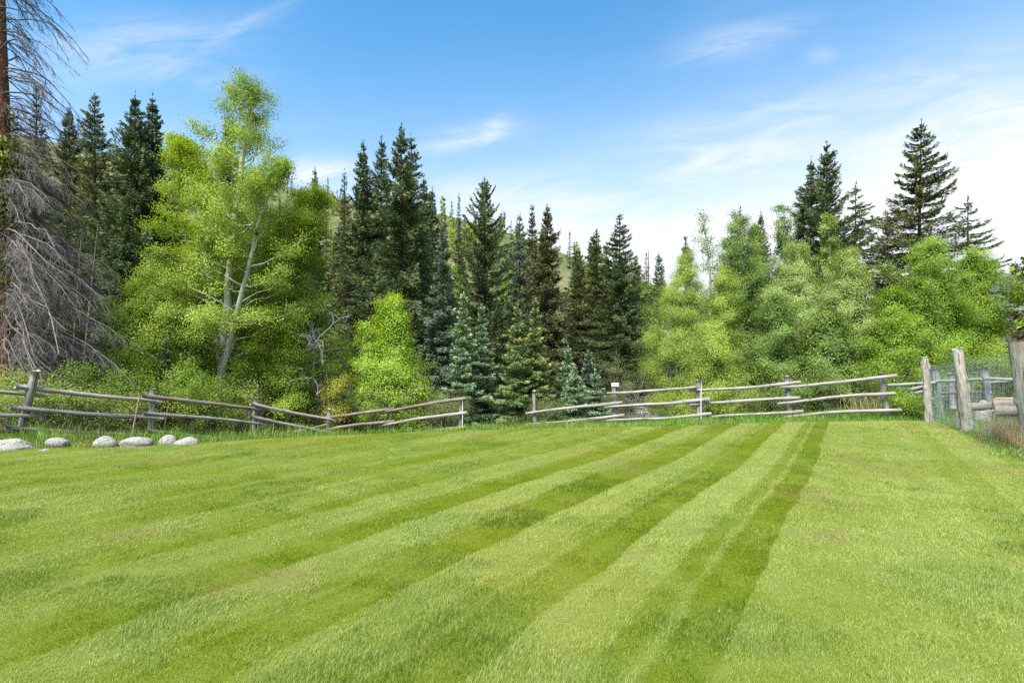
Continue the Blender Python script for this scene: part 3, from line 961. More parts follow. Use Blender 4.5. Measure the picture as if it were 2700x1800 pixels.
# ------------------------------------------------------------------ broadleaved trees
def broadleaf_meshes(stems, env, seed, mat, nprim=60, nsec=8, nleaf=60, leaf=0.055, bark='bark_aspen', tmin=0.12, spread=0.16, el=(15, 62), droop=0.10, sec_len=0.36, lobe=0.3, yel=0.12, aspect=0.72, weep=0.0, limb=1.0, clear=0.0):
    """stems: list of (points (M,3), r0). env(t)-> crown radius along a stem (t 0..1)"""
    rng = np.random.default_rng(seed)
    wood, crown = MB(), MB()
    share = np.array([np.linalg.norm(np.diff(s[0], axis=0), axis=1).sum() for s in stems])
    share = share / share.sum()
    for stem_, sh in zip(stems, share):
        pts, r0 = stem_[0], stem_[1]
        reach = stem_[2] if len(stem_) > 2 else 1.0
        pts = np.asarray(pts, float)
        Mn = 22
        q = np.linspace(0, 1, len(pts))
        tt = np.linspace(0, 1, Mn)
        path = np.stack([np.interp(tt, q, pts[:, k]) for k in range(3)], -1)
        ker = np.array([0.25, 0.5, 0.25])
        for _ in range(3):
            path[1:-1] = (np.stack([np.convolve(path[:, k], ker, 'same') for k in range(3)], -1))[1:-1]
        path[2:-1] += rng.normal(0, 0.012 * np.linalg.norm(path[-1] - path[0]) / 4, (Mn - 3, 3)) * np.array([1, 1, 0.3])
        wood.tubes(path[None], (r0 * (1 - tt) ** 0.8 * (1 + 0.5 * np.exp(-tt * 25)) + 0.007)[None], 10)
        n = max(6, int(nprim * sh))
        t = np.clip(tmin + (1 - tmin) * (np.arange(n) + rng.random(n)) / n, 0, 0.99)
        az = np.arange(n) * 2.399 + rng.normal(0, 0.5, n)
        ph = rng.uniform(0, 6.28, 3)
        keepb = ~((np.sin(az) < -0.45) & (t < 0.8) & (rng.random(n) < clear))
        az, t = az[keepb], t[keepb]
        n = len(t)
        lob = 1 + lobe * np.sin(az * 2 + ph[0] + t * 9) + lobe * 0.7 * np.sin(az * 3 + ph[1] - t * 14)
        L = reach * env(t) * lob * rng.uniform(0.55, 1.05, n) + 0.12
        ele = np.radians(el[0] + (el[1] - el[0]) * t + rng.normal(0, 10, n))
        base = np.stack([np.interp(t, tt, path[:, k]) for k in range(3)], -1)
        D = np.stack([np.cos(az) * np.cos(ele), np.sin(az) * np.cos(ele), np.sin(ele)], -1)
        ss_ = np.linspace(0, 1, 6)
        wob = np.cumsum(rng.normal(0, 0.045, (n, 6, 3)), axis=1) * L[:, None, None]
        wob -= wob[:, :1]
        P = base[:, None] + D[:, None] * (L[:, None] * ss_)[..., None] + wob
        P[:, :, 2] += -(droop + weep) * L[:, None] * ss_ ** 2 + 0.06 * L[:, None] * ss_ ** 3
        rb = np.minimum(0.45 * r0 * (1 - t) + 0.004, 0.016 * L + 0.004) * limb
        wood.tubes(P, rb[:, None] * (1 - 0.8 * ss_)[None], 4)
        # side shoots
        m = nsec
        fs = rng.uniform(0.30, 1.0, (n, m)) ** 0.85
        k0 = np.clip((fs * 5).astype(int), 0, 4)
        fr = fs * 5 - k0
        ii = np.arange(n)[:, None]
        B2 = P[ii, k0] * (1 - fr)[..., None] + P[ii, k0 + 1] * fr[..., None]
        d2 = norm(D[:, None] * 0.55 + rng.normal(0, 0.62, (n, m, 3)) * np.array([1, 1, 0.62]) + np.array([0, 0, 0.20 - weep]))
        l2 = sec_len * L[:, None] * (1.1 - 0.55 * fs) * rng.uniform(0.5, 1.1, (n, m)) + 0.08
        B2, d2, l2 = B2.reshape(-1, 3), d2.reshape(-1, 3), l2.ravel()
        s3 = np.linspace(0, 1, 4)
        P2 = B2[:, None] + d2[:, None] * (l2[:, None] * s3)[..., None] + np.cumsum(rng.normal(0, 0.05, (len(B2), 4, 3)), 1) * l2[:, None, None] * (s3 > 0)[None, :, None]
        P2[:, :, 2] -= (0.10 + weep * 1.6) * l2[:, None] * s3 ** 2
        wood.tubes(P2, np.maximum(0.0028, 0.007 * l2)[:, None] * (1 - 0.75 * s3)[None], 3)
        # leaves
        cnt = np.maximum(3, (1.45 * nleaf * (0.35 + 0.65 * l2 / max(l2.mean(), 1e-6)) * rng.uniform(0.5, 1.4, len(l2)))).astype(int)
        bi = np.repeat(np.arange(len(l2)), cnt)
        N = len(bi)
        s = rng.uniform(0.1, 1.08, N)
        kk = np.clip((s * 3).astype(int), 0, 2)
        f = (s * 3 - kk)[:, None]
        c = P2[bi, kk] * (1 - f) + P2[bi, kk + 1] * f
        sg = np.minimum(spread, 0.08 + 0.23 * l2)[bi][:, None]
        c = c + rng.normal(0, 1, (N, 3)) * sg * np.array([1, 1, 0.78])
        c[:, 2] -= weep * rng.random(N) * 0.5
        out = norm(c * np.array([1, 1, 0.0]) + 1e-4)
        nd = norm(np.array([0, 0, 0.55]) + out * 0.8 + rng.normal(0, 0.4, (N, 3)))
        a = norm(np.cross(nd, rng.normal(0, 1, (N, 3)) + np.array([0, 0, 2.5 * weep])))
        if weep > 0:
            a = norm(a + np.array([0, 0, -2.0 * weep]))
        b = norm(np.cross(nd, a))
        sz = leaf * 0.82 * rng.uniform(0.65, 1.25, N)[:, None] * 0.5
        cl = rng.normal(0, 0.10, n)[np.arange(len(l2)) // m] + rng.normal(0, 0.09, len(l2))
        tint = np.clip(0.46 + cl[bi] + rng.normal(0, 0.11, N) + yel * sstep(s, 0.8, 1.05), 0, 1)
        crown.quads(c, a * sz, b * sz * aspect, tint)
    return wood.mesh('trunk', M[bark]), crown.mesh('crown', M[mat])


def env_fn(R, prof='oval', low=0.1):
    if prof == 'oval':
        return lambda t: R * np.clip(np.sin(np.clip((t - low) / (1 - low), 0, 1) ** 0.75 * PI * 0.94 + 0.08), 0.1, 1) ** 0.8
    if prof == 'cone':
        return lambda t: R * np.clip(1.05 - t, 0.08, 1) ** 0.75 * (0.55 + 0.45 * sstep(t, low, low + 0.22))
    return lambda t: R * np.clip(1.05 - t, 0.1, 1) ** 0.35 * (0.6 + 0.4 * sstep(t, low, low + 0.2))   # column


def broadleaf(name, label, px, top, d, hw, mat, seed, nst=1, prof='oval', low=0.1, cat='tree', group=None, r0=None, fan=0.25, **kw):
    x = (px - 1350) / FP * d
    zb = gz(x, d)
    H = CAMZ + (HOR - top) / FP * d - zb
    R = hw / FP * d
    rng = np.random.default_rng(seed + 5000)
    stems = []
    for k in range(nst):
        a = rng.uniform(0, 2 * PI)
        off = 0 if nst == 1 else fan * R * rng.uniform(0.5, 1.2)
        h = H * (1 if k == 0 else rng.uniform(0.72, 0.97)) * 0.95
        tx, ty = math.cos(a) * off, math.sin(a) * off
        bx, by = tx * 0.25, ty * 0.25
        j = rng.normal(0, 0.02 * H, (2, 2))
        stems.append((np.array([(bx, by, -0.2), (bx * 1.3 + j[0, 0], by * 1.3 + j[0, 1], h * 0.35), (tx * 0.8 + j[1, 0], ty * 0.8 + j[1, 1], h * 0.7), (tx, ty, h)]), (r0 or (0.010 * H + 0.015)) / nst ** 0.35))
    Rk = R * (1.0 if nst == 1 else 0.78)
    e = empty(name, (x, d, zb), label, cat, group)
    a, b = broadleaf_meshes(stems, env_fn(Rk, prof, low), seed, mat, **kw)
    link('trunk', a, e)
    link('crown', b, e)
    return e


# the big aspen: two pale stems leaning the same way from one foot
def big_aspen():
    d = 16.0
    o = W(566, 1128, d)
    o[2] = gz(o[0], d)
    e = empty('aspen_tree', o, 'big aspen with two leaning white stems and a wide bright green crown', 'aspen')
    f = lambda pts: np.array([W(px, py, d + dd) - o for px, py, dd in pts])
    s1 = f([(566, 1140, 0), (575, 1050, 0), (590, 900, 0), (605, 760, 0.1), (618, 620, 0.1), (630, 470, 0.2), (655, 340, 0.3), (668, 250, 0.3)])
    s2 = f([(570, 1100, 0.1), (590, 960, -0.1), (625, 840, -0.3), (655, 700, -0.5), (690, 560, -0.6), (745, 450, -0.7)])
    s3 = f([(580, 1000, 0.3), (560, 800, 0.8), (525, 600, 1.2), (495, 470, 1.2), (478, 395, 1.2)])
    s4 = f([(575, 1010, 0.2), (640, 850, 0.9), (740, 700, 1.3), (800, 600, 1.4), (830, 520, 1.4)])
    env = lambda t: 3.25 * np.clip(1.06 - t, 0.08, 1) ** 0.66 * sstep(t, 0.08, 0.40)
    a, b = broadleaf_meshes([(s1, 0.165), (s2, 0.105, 0.85), (s3, 0.06, 0.5), (s4, 0.075, 0.62)], env, 501, 'lf_aspen', nprim=265, nsec=10, nleaf=56, leaf=0.066, tmin=0.18, spread=0.13, el=(4, 55), sec_len=0.36, limb=1.0, clear=0.35, lobe=0.2)
    link('trunk', a, e)
    link('crown', b, e)


big_aspen()
G_BR = 'broadleaved trees behind the fence'
ASP = dict(nprim=70, nsec=8, nleaf=52, leaf=0.058, spread=0.21)
BROAD = [
    # name, px, top, d, hw, mat, nst, prof, low, kw, label
    ('aspen_sapling', 425, 650, 15.6, 128, 'lf_aspen', 4, 'oval', 0.0, dict(ASP, nprim=120, nleaf=36), 'leafy aspen clump filling the big aspen at its dead spruce side'),
    ('aspen_sapling', 350, 735, 15.2, 92, 'lf_aspen', 3, 'oval', 0.02, dict(ASP, nprim=80), 'lower green aspen clump beside the tips of the dead branches'),
    ('aspen_sapling', 500, 800, 15.4, 62, 'lf_bright', 3, 'oval', 0.02, dict(ASP, nprim=50, nleaf=26), 'bushy aspen saplings between the white stems and the leafy clump'),
    ('aspen_sapling', 700, 690, 17.4, 105, 'lf_aspen', 3, 'oval', 0.05, dict(ASP, nprim=90), 'aspen saplings under the leaning second stem of the big aspen'),
    ('aspen_sapling', 800, 560, 17.4, 100, 'lf_aspen', 3, 'oval', 0.2, dict(ASP, nprim=90), 'aspen with yellow green outer leaves against the dark central spruces'),
    ('aspen_sapling', 760, 880, 16.6, 80, 'lf_aspen', 3, 'oval', 0.02, dict(ASP, nprim=50), 'low aspen growth above the third fence post'),
    ('aspen_tree', 1048, 772, 17.2, 118, 'lf_yellow', 4, 'cone', 0.0, dict(ASP, nprim=150, leaf=0.062, nleaf=40, spread=0.24, sec_len=0.5, lobe=0.3), 'small bright yellow green aspen behind the lower rail fence'),
    ('aspen_sapling', 975, 850, 17.0, 55, 'lf_yellow', 2, 'oval', 0.0, dict(ASP, nprim=40, leaf=0.062, nleaf=30, spread=0.22), 'yellow green aspen shoot beside the small bright aspen'),
    ('willow_tree', 1788, 640, 20.5, 122, 'lf_willow', 3, 'oval', 0.05, dict(nprim=120, nsec=9, nleaf=62, leaf=0.062, aspect=0.4, weep=0.28, bark='bark_grey'), 'weeping yellow green willow beside the open topped spruce'),
    ('willow_tree', 1902, 690, 20.0, 92, 'lf_willow', 2, 'oval', 0.05, dict(nprim=80, nsec=8, nleaf=62, leaf=0.062, aspect=0.4, weep=0.2, bark='bark_grey'), 'narrower yellow green willow next to the weeping one'),
    ('willow_tree', 1885, 850, 18.6, 90, 'lf_willow', 4, 'oval', 0.02, dict(nprim=90, nsec=8, nleaf=40, leaf=0.07, aspect=0.45, weep=0.15, bark='bark_grey'), 'low bushy willow behind the post with the white stake'),
    ('birch_tree', 1856, 552, 24, 46, 'lf_mid', 1, 'oval', 0.3, dict(nprim=36, nsec=5, nleaf=16, leaf=0.085), 'thin sparse birch with a bare grey stem against the sky'),
    ('aspen_tree', 1932, 556, 25, 88, 'lf_mid', 3, 'oval', 0.05, dict(ASP, nprim=130, leaf=0.072), 'mid green aspen next to the thin sparse birch'),
    ('aspen_tree', 1998, 580, 25.5, 92, 'lf_mid', 3, 'oval', 0.05, dict(ASP, nprim=130, leaf=0.072), 'mid green aspen between the brownish spruce tip and the sparse pair'),
    ('birch_tree', 2058, 520, 26, 62, 'lf_mid', 2, 'oval', 0.2, dict(nprim=70, nsec=7, nleaf=22, leaf=0.09), 'sparse tall birch just before the close pair of dark spruces'),
    ('birch_tree', 2108, 525, 27, 66, 'lf_mid', 2, 'oval', 0.2, dict(nprim=60, nsec=7, nleaf=26, leaf=0.09), 'airy birch leaning on the lower dark spruce of the pair'),
    ('aspen_tree', 2168, 552, 23.5, 78, 'lf_pale', 2, 'cone', 0.05, dict(ASP, nprim=80, leaf=0.072), 'pointed pale green aspen in front of the close pair of dark spruces'),
    ('birch_tree', 2105, 632, 20.6, 112, 'lf_pale', 3, 'oval', 0.02, dict(ASP, nprim=140, leaf=0.06, nleaf=56), 'wide pale green birch with silvery top leaves'),
    ('birch_tree', 2242, 652, 20.2, 98, 'lf_pale', 2, 'oval', 0.02, dict(ASP, nprim=130, leaf=0.06, nleaf=56), 'pale whitish green birch beside the round bright tree'),
    ('birch_tree', 2040, 770, 19.4, 90, 'lf_mid', 3, 'oval', 0.02, dict(ASP, nprim=100, leaf=0.06), 'lower green birch with a visible pale stem above the second rail span'),
    ('cottonwood_tree', 2440, 640, 19.2, 128, 'lf_bright', 3, 'oval', 0.04, dict(ASP, nprim=150, leaf=0.062, nleaf=70), 'round bright green tree in front of the widest spruce'),
    ('cottonwood_tree', 2560, 672, 19.8, 112, 'lf_bright', 3, 'oval', 0.04, dict(ASP, nprim=130, leaf=0.062, nleaf=66), 'bright green tree with pale forked limbs behind the wire fence'),
    ('cottonwood_tree', 2350, 760, 18.8, 90, 'lf_bright', 3, 'oval', 0.02, dict(ASP, nprim=110, leaf=0.062, nleaf=60), 'lower bright green tree between the pale birch and the last rail post'),
    ('birch_tree', 2180, 830, 18.6, 90, 'lf_mid', 3, 'oval', 0.02, dict(ASP, nprim=90, leaf=0.075), 'low green birch thicket above the last rail span'),
    ('aspen_tree', 1345, 700, 38, 60, 'lf_aspen', 2, 'oval', 0.1, dict(ASP, nprim=60, leaf=0.13, nleaf=20), 'light green aspen glimpsed between the candelabra and bluish spruces'),
    ('aspen_tree', 1712, 735, 33, 40, 'lf_mid', 2, 'column', 0.05, dict(ASP, nprim=50, leaf=0.12, nleaf=20), 'green aspen under the bare snag between spruce and willow'),
    ('aspen_tree', 1195, 690, 36, 60, 'lf_aspen', 2, 'oval', 0.1, dict(ASP, nprim=60, leaf=0.13, nleaf=20), 'light green aspen glimpsed behind the blue spruce'),
]
for i, (nm, px, top, d, hw, mat, nst, prof, low, kw, lab) in enumerate(BROAD):
    broadleaf(nm, lab, px, top, d, hw, mat, 600 + i, nst, prof, low, nm.split('_')[0], G_BR, **kw)

# shrubs
SH = dict(nprim=42, nsec=6, nleaf=26, leaf=0.05, bark='bark_grey', tmin=0.05, spread=0.12, el=(25, 65), sec_len=0.5, limb=0.8)
SHRUBS = [
    (20, 1000, 12.6, 75, 'lf_shrub', 'leafy green shrub at the foot of the dead spruce'),
    (150, 985, 12.8, 70, 'lf_shrub', 'yellow green shrub behind the first leaning fence post'),
    (95, 1065, 11.9, 60, 'lf_shrub', 'low shrub showing between the rails beside the first leaning post'),
    (215, 1050, 12.4, 65, 'lf_shrub', 'low shrub behind the dark netting of the first span'),
    (290, 960, 13.6, 80, 'lf_bright', 'green bush under the tips of the dead branches'),
    (310, 1065, 12.8, 60, 'lf_shrub', 'low leafy bush above the split boulders'),
    (380, 990, 14.0, 70, 'lf_bright', 'green bush behind the thin tan stake'),
    (480, 1000, 14.4, 80, 'lf_bright', 'green bush at the white stems of the big aspen'),
    (585, 1050, 14.9, 62, 'lf_bright', 'deep green bush at the foot of the big aspen'),
    (655, 1000, 15.9, 70, 'lf_shrub', 'open shrub behind the third fence post'),
    (735, 1010, 16.6, 75, 'lf_shrub', 'olive shrub in the dip of the rail fence'),
    (815, 985, 17.2, 70, 'lf_olive', 'brownish shrub beside the bleached dead branches'),
    (888, 990, 16.8, 30, 'lf_gold', 'golden yellow shrub behind the lowest fence corner'),
    (935, 1010, 17.4, 60, 'lf_olive', 'olive shrub between the golden one and the yellow green aspen'),
    (1010, 1040, 16.9, 62, 'lf_shrub', 'leafy shrub under the yellow green aspen'),
    (1105, 1040, 17.0, 65, 'lf_shrub', 'shrub behind the last span of the lower rail fence'),
    (1185, 1060, 17.0, 55, 'lf_olive', 'olive shrub by the end post of the lower rail fence'),
    (1612, 1050, 19.0, 40, 'lf_olive', 'dry olive shrub behind the plaque post'),
    (1450, 1090, 17.6, 45, 'lf_olive', 'low olive shrub behind the two rail span'),
    (1800, 1045, 18.4, 45, 'lf_willow', 'small yellow green shrub on the stream bank'),
    (1960, 1040, 18.2, 70, 'lf_shrub', 'low green shrub behind the middle of the upper rails'),
    (2080, 1030, 18.0, 75, 'lf_mid', 'green shrub behind the post with the split bark'),
    (2210, 1010, 17.8, 75, 'lf_mid', 'dense green shrub behind the last rail span'),
    (2330, 960, 17.6, 75, 'lf_bright', 'green shrub behind the last rail post'),
    (2430, 985, 17.9, 70, 'lf_bright', 'green shrub at the back of the corner post'),
    (2540, 940, 18.6, 85, 'lf_bright', 'tall green shrub seen through the wire mesh'),
    (2650, 960, 19.0, 80, 'lf_bright', 'green shrub behind the wire mesh by the thick pale post'),
    (2390, 1065, 15.2, 45, 'lf_bright', 'low weedy shrub between the last rail post and the corner post'),
    (1660, 960, 22.5, 80, 'lf_olive', 'dim shrub in the shade of the open topped spruce'),
    (1120, 930, 20.5, 70, 'lf_shrub', 'tall shrub in the shade under the central spruces'),
    (880, 870, 19.5, 75, 'lf_bright', 'leafy green bush between the bleached branches and the spruces'),
]
for i, (px, top, d, hw, mat, lab) in enumerate(SHRUBS):
    broadleaf('shrub', lab, px, top, d, hw * 1.15, mat, 800 + i, 6, 'oval', 0.0, 'shrub', 'shrubs behind the fence', fan=0.9, r0=0.022, **SH)

# the leafy bough that hangs in at the edge, from a tree standing just outside
ox = np.array([9.6, 8.7, 0.0])
e = empty('maple_sapling', ox, 'sapling with large yellow green leaves hanging over the thick pale post', 'tree')
a, b = broadleaf_meshes([(np.array([(0, 0, -0.1), (0.05, 0, 1.0), (-0.1, 0, 2.2), (-0.25, 0, 3.0)]), 0.03)], lambda t: 0.85 - 0.25 * t, 951, 'lf_yellow', nprim=22, nsec=4, nleaf=7, leaf=0.115, tmin=0.5, spread=0.1, el=(5, 30), bark='bark_grey', aspect=0.9)
link('trunk', a, e)
link('crown', b, e)


# ------------------------------------------------------------------ dead spruce at the edge
def dead_spruce():
    rng = np.random.default_rng(31)
    d = 13.0
    o = W(2, 1075, d)
    o[2] = gz(o[0], d)
    e = empty('dead_spruce', o, 'dead spruce with red brown trunk and bare drooping grey branches', 'dead tree')
    H = 14.0
    tt = np.linspace(0, 1, 40)
    path = np.stack([0.04 - 0.22 * tt, 0 * tt, tt * H - 0.2], -1)
    R = 0.37 * (1 - 0.62 * tt) * (1 + 0.35 * np.exp(-tt * 30))
    tb = MB()
    V, q = tubes(path[None], R[None], 24)
    V = V + norm(V * np.array([1, 1, 0])) * (0.025 * fbm(np.arctan2(V[:, 1], V[:, 0]) * 4, V[:, 2] * 2.2, 3, 3))[:, None]
    tb.add(V, q)
    link('trunk', tb.mesh('trunk', M['bark_red'], True), e)
    for part, z0, z1, n, Lr, mat in (('branch_mass', 0.7, 7.0, 230, (2.2, 3.75), 'bark_grey'), ('bare_branch', 6.3, 13.0, 105, (1.4, 2.6), 'bark_brown')):
        mb = MB()
        z = np.sort(rng.uniform(z0, z1, n))
        az = rng.uniform(-0.6, 1.7, n)
        frac = (z - z0) / (z1 - z0)
        L = (Lr[1] + (Lr[0] - Lr[1]) * frac) * rng.uniform(0.35, 1.05, n)
        if part == 'branch_mass':
            L *= 0.72 + 0.28 * np.sin(np.clip(frac, 0, 1) * PI)
        el = np.radians(rng.normal(10 if part == 'branch_mass' else 18, 10, n))
        s = np.linspace(0, 1, 9)
        D = np.stack([np.cos(az), np.sin(az), 0 * az], -1)
        hor = L[:, None] * s * np.cos(el)[:, None]
        ver = L[:, None] * (s * np.sin(el)[:, None] - (0.62 if part == 'branch_mass' else 0.75) * s ** 2.0)
        P = D[:, None] * hor[..., None]
        P[..., 2] += z[:, None] + ver
        P += np.cumsum(rng.normal(0, 0.020, P.shape), 1) * L[:, None, None]
        r = 0.018 if part == 'branch_mass' else 0.020
        mb.tubes(P, (r * L / 2.2)[:, None] * (1 - 0.85 * s)[None] + 0.003, 5)
        # hanging twigs, twice over
        m = 22 if part == 'branch_mass' else 12
        fs = rng.uniform(0.15, 1.0, (n, m))
        k0 = np.clip((fs * 8).astype(int), 0, 7)
        f = (fs * 8 - k0)[..., None]
        ii = np.arange(n)[:, None]
        B = (P[ii, k0] * (1 - f) + P[ii, k0 + 1] * f).reshape(-1, 3)
        tang = norm(P[ii, k0 + 1] - P[ii, k0]).reshape(-1, 3)
        sd = np.repeat(np.stack([-np.sin(az), np.cos(az), 0 * az], -1), m, 0) * rng.choice([-1, 1], n * m)[:, None]
        dd = norm(tang * 0.8 + sd * rng.uniform(0.1, 0.9, n * m)[:, None] + np.array([0, 0, -1.0]) * rng.uniform(0.0, 0.7, n * m)[:, None])
        l2 = (np.repeat(L, m) * (1.08 - fs.ravel()) * 0.36 * rng.uniform(0.4, 1.2, n * m) + 0.12)
        s3 = np.linspace(0, 1, 5)
        P2 = B[:, None] + dd[:, None] * (l2[:, None] * s3)[..., None] + np.cumsum(rng.normal(0, 0.055, (n * m, 5, 3)), 1) * l2[:, None, None] * (s3 > 0)[None, :, None]
        P2[..., 2] -= 0.30 * l2[:, None] * s3 ** 2
        mb.tubes(P2, np.full((n * m, 1), 0.0048) * (1 - 0.6 * s3)[None], 3)
        k = 5 if part == 'branch_mass' else 3
        f3 = rng.uniform(0.2, 1, (n * m, k))
        k1 = np.clip((f3 * 4).astype(int), 0, 3)
        g = (f3 * 4 - k1)[..., None]
        jj = np.arange(n * m)[:, None]
        B3 = (P2[jj, k1] * (1 - g) + P2[jj, k1 + 1] * g).reshape(-1, 3)
        d3 = norm(np.repeat(dd, k, 0) * 0.8 + rng.normal(0, 0.5, (n * m * k, 3)) + np.array([0, 0, -0.3]))
        l3 = np.repeat(l2, k) * rng.uniform(0.15, 0.55, n * m * k)
        P3 = B3[:, None] + d3[:, None] * (l3[:, None] * np.array([0, 0.5, 1.0]))[..., None]
        P3[:, 1] += rng.normal(0, 0.05, (len(l3), 3)) * l3[:, None]
        mb.tubes(P3, np.full((len(l3), 1), 0.0031) * np.array([[1, 0.8, 0.45]]), 3)
        link(part, mb.mesh(part, M[mat]), e)
    # the few sprigs that are still green, hugging the stem
    cr = MB()
    for zc_, hh, wd, n in ((6.3, 1.7, 0.42, 7000), (4.4, 0.9, 0.26, 2600), (3.2, 0.4, 0.18, 900), (7.3, 0.4, 0.30, 900)):
        a0 = rng.uniform(-2.9, 0.6, n)
        rr = 0.24 + wd * rng.random(n) ** 0.7
        c = np.stack([np.cos(a0) * rr - 0.1, np.sin(a0) * rr, zc_ + hh * rng.uniform(-0.6, 0.5, n) - 0.5 * (rr - 0.25)], -1)
        a = norm(np.stack([np.cos(a0), np.sin(a0), 0 * a0], -1) * 0.5 + rng.normal(0, 0.35, (n, 3)) + np.array([0, 0, -0.75]))
        b = norm(np.cross(a, unit(rng, n)))
        cr.quads(c, a * 0.085 * rng.uniform(0.5, 1.1, n)[:, None], b * 0.02, np.clip(rng.normal(0.8, 0.2, n), 0, 1))
    link('green_sprigs', cr.mesh('green_sprigs', leaf_mat('needles_fresh', [(0.0, (0.035, 0.055, 0.012)), (0.6, (0.12, 0.15, 0.025)), (1.0, (0.24, 0.25, 0.05))], trans=0.2)), e)


dead_spruce()


def twisted_branches(name, label, cat, px, py, d, n, L, mat, seed, curl=0.5, r=0.016, dirx=0.6, updir=0.5):
    rng = np.random.default_rng(seed)
    o = W(px, py, d)
    mb = MB()

    def walk(start, dr, length, rad, depth):
        m = 14
        p, dcur = start.copy(), dr.copy()
        pts = [p.copy()]
        ax = unit(rng, 1)[0]
        for i in range(m):
            dcur = norm(dcur + np.cross(ax, dcur) * curl * rng.uniform(0.1, 0.6) + rng.normal(0, 0.10, 3))
            p = p + dcur * length / m
            pts.append(p.copy())
        pts = np.array(pts)
        mb.tubes(pts[None], (rad * (1 - 0.85 * np.linspace(0, 1, m + 1)))[None], 4)
        if depth > 0:
            for _ in range(rng.integers(3, 6)):
                k = rng.integers(3, m)
                dv = norm(pts[k] - pts[k - 1] + rng.normal(0, 0.6, 3))
                walk(pts[k], dv, length * rng.uniform(0.35, 0.65), rad * 0.5, depth - 1)

    for i in range(n):
        dr = norm(np.array([dirx + rng.normal(0, 0.35), rng.normal(0, 0.4), updir + rng.normal(0, 0.35)]))
        walk(np.zeros(3), dr, L * rng.uniform(0.6, 1.1), r, 2)
    e = tag(link(name, mb.mesh(name, M[mat]), None, o), label, cat)
    return e


twisted_branches('dead_branch', 'bleached twisted dead branches curling out beside the big aspen', 'branch', 805, 925, 17.0, 6, 1.9, 'bark_white', 11, 0.55, 0.022, 0.75, 0.55)
twisted_branches('dead_branch', 'pale crooked dead branch arching low by the golden shrub', 'branch', 835, 1040, 16.6, 3, 1.5, 'bark_white', 12, 0.5, 0.018, 0.35, 0.9)
twisted_branches('brush_pile', 'tangle of grey fallen branches on the stream bank behind the rails', 'brush pile', 1665, 1085, 18.8, 16, 1.0, 'bark_grey', 13, 0.4, 0.013, 0.1, 0.5)
twisted_branches('brush_pile', 'dry grey brush heap inside the wire fence', 'brush pile', 2530, 1050, 15.6, 14, 0.9, 'bark_grey', 14, 0.4, 0.012, -0.1, 0.5)
twisted_branches('root_snag', 'pale forked driftwood snag lying at the water', 'driftwood', 1680, 1090, 19.6, 5, 0.6, 'bark_white', 15, 0.3, 0.03, 0.2, 0.6)


# bare standing snags
def snag(px, top, d, label, seed, name='dead_snag', br=26, hw=30, lean=0.0, mat='bark_grey', r0=0.1, zb=None):
    rng = np.random.default_rng(seed)
    x = (px - 1350) / FP * d
    zb = gz(x, d) if zb is None else zb
    H = CAMZ + (HOR - top) / FP * d - zb
    e = empty(name, (x, d, zb), label, 'dead tree')
    tt = np.linspace(0, 1, 10)
    mb = MB()
    mb.tubes(np.stack([lean * tt * H, 0 * tt, tt * H], -1)[None], (r0 * (1 - 0.85 * tt))[None], 7)
    z = rng.uniform(0.3, 0.97, br)
    az = rng.uniform(0, 2 * PI, br)
    L = hw / FP * d * (1.05 - z) ** 0.6 * rng.uniform(0.4, 1.1, br)
    s = np.linspace(0, 1, 4)
    P = np.stack([lean * z[:, None] * H + np.cos(az)[:, None] * L[:, None] * s, np.sin(az)[:, None] * L[:, None] * s, z[:, None] * H - 0.25 * L[:, None] * s ** 1.5], -1)
    mb.tubes(P, np.full((br, 1), r0 * 0.22) * (1 - 0.7 * s)[None], 3)
    link('bare_stem', mb.mesh('bare_stem', M[mat]), e)


snag(1710, 660, 48, 'bare dead snag standing against the sky beside the far dark spruce', 21, mat='bark_brown', hw=22, r0=0.16)
snag(208, 585, 19.5, 'pale bare stem leaning among the tips of the dead spruce branches', 22, lean=0.10, hw=26, br=14, r0=0.06)
snag(182, 600, 19.9, 'greyer bare stem close beside the pale leaning one', 23, lean=0.07, hw=20, br=12, r0=0.05)
snag(455, 400, 27, 'grey leafless aspen top between the twin spruces and the big aspen', 24, hw=40, br=40, r0=0.08)
snag(1160, 720, 40, 'grey leafless stem in the grassy hillside gap', 25, hw=25, r0=0.12)

# hillside trees
rng = np.random.default_rng(8)
hp = [conifer_meshes(10, 1.35, 900 + i, m_, power=0.8, K=9, tuft=(0.7, 0.2), gap=0.6, nb=5) for i, m_ in enumerate(('sp_dark', 'sp_olive', 'sp_brown'))]
ha = [broadleaf_meshes([(np.array([(0, 0, 0), (0.1, 0, 3), (0, 0.1, 7.6)]), 0.09)], env_fn(1.5, 'oval', 0.2), 920 + i, m_, nprim=34, nsec=5, nleaf=11, leaf=0.30, spread=0.25) for i, m_ in enumerate(('lf_aspen', 'lf_willow'))]
cnt = 0
for i in range(400):
    px = rng.uniform(-60, 1760)
    d = rng.uniform(95, 168)
    if cnt >= 290: break
    cnt += 1
    x = (px - 1350) / FP * d
    z = float(hill_z(np.array(px), np.array(d))) - 0.5
    if rng.random() < 0.62:
        e = empty('hillside_spruce', (x, d, z), 'small spruce far up on the hillside beyond the wood', 'spruce', 'spruces on the far hillside')
        ma, mb_ = hp[rng.integers(3)]
    else:
        e = empty('hillside_aspen', (x, d, z), 'small light green aspen far up on the hillside beyond the wood', 'aspen', 'aspens on the far hillside')
        ma, mb_ = ha[rng.integers(2)]
    k = float(rng.uniform(0.55, 1.05))
    e.scale = (k * 1.1, k * 1.1, k)
    e.rotation_euler = (0, 0, float(rng.uniform(0, 6.28)))
    link('trunk', ma, e)
    link('crown', mb_, e)


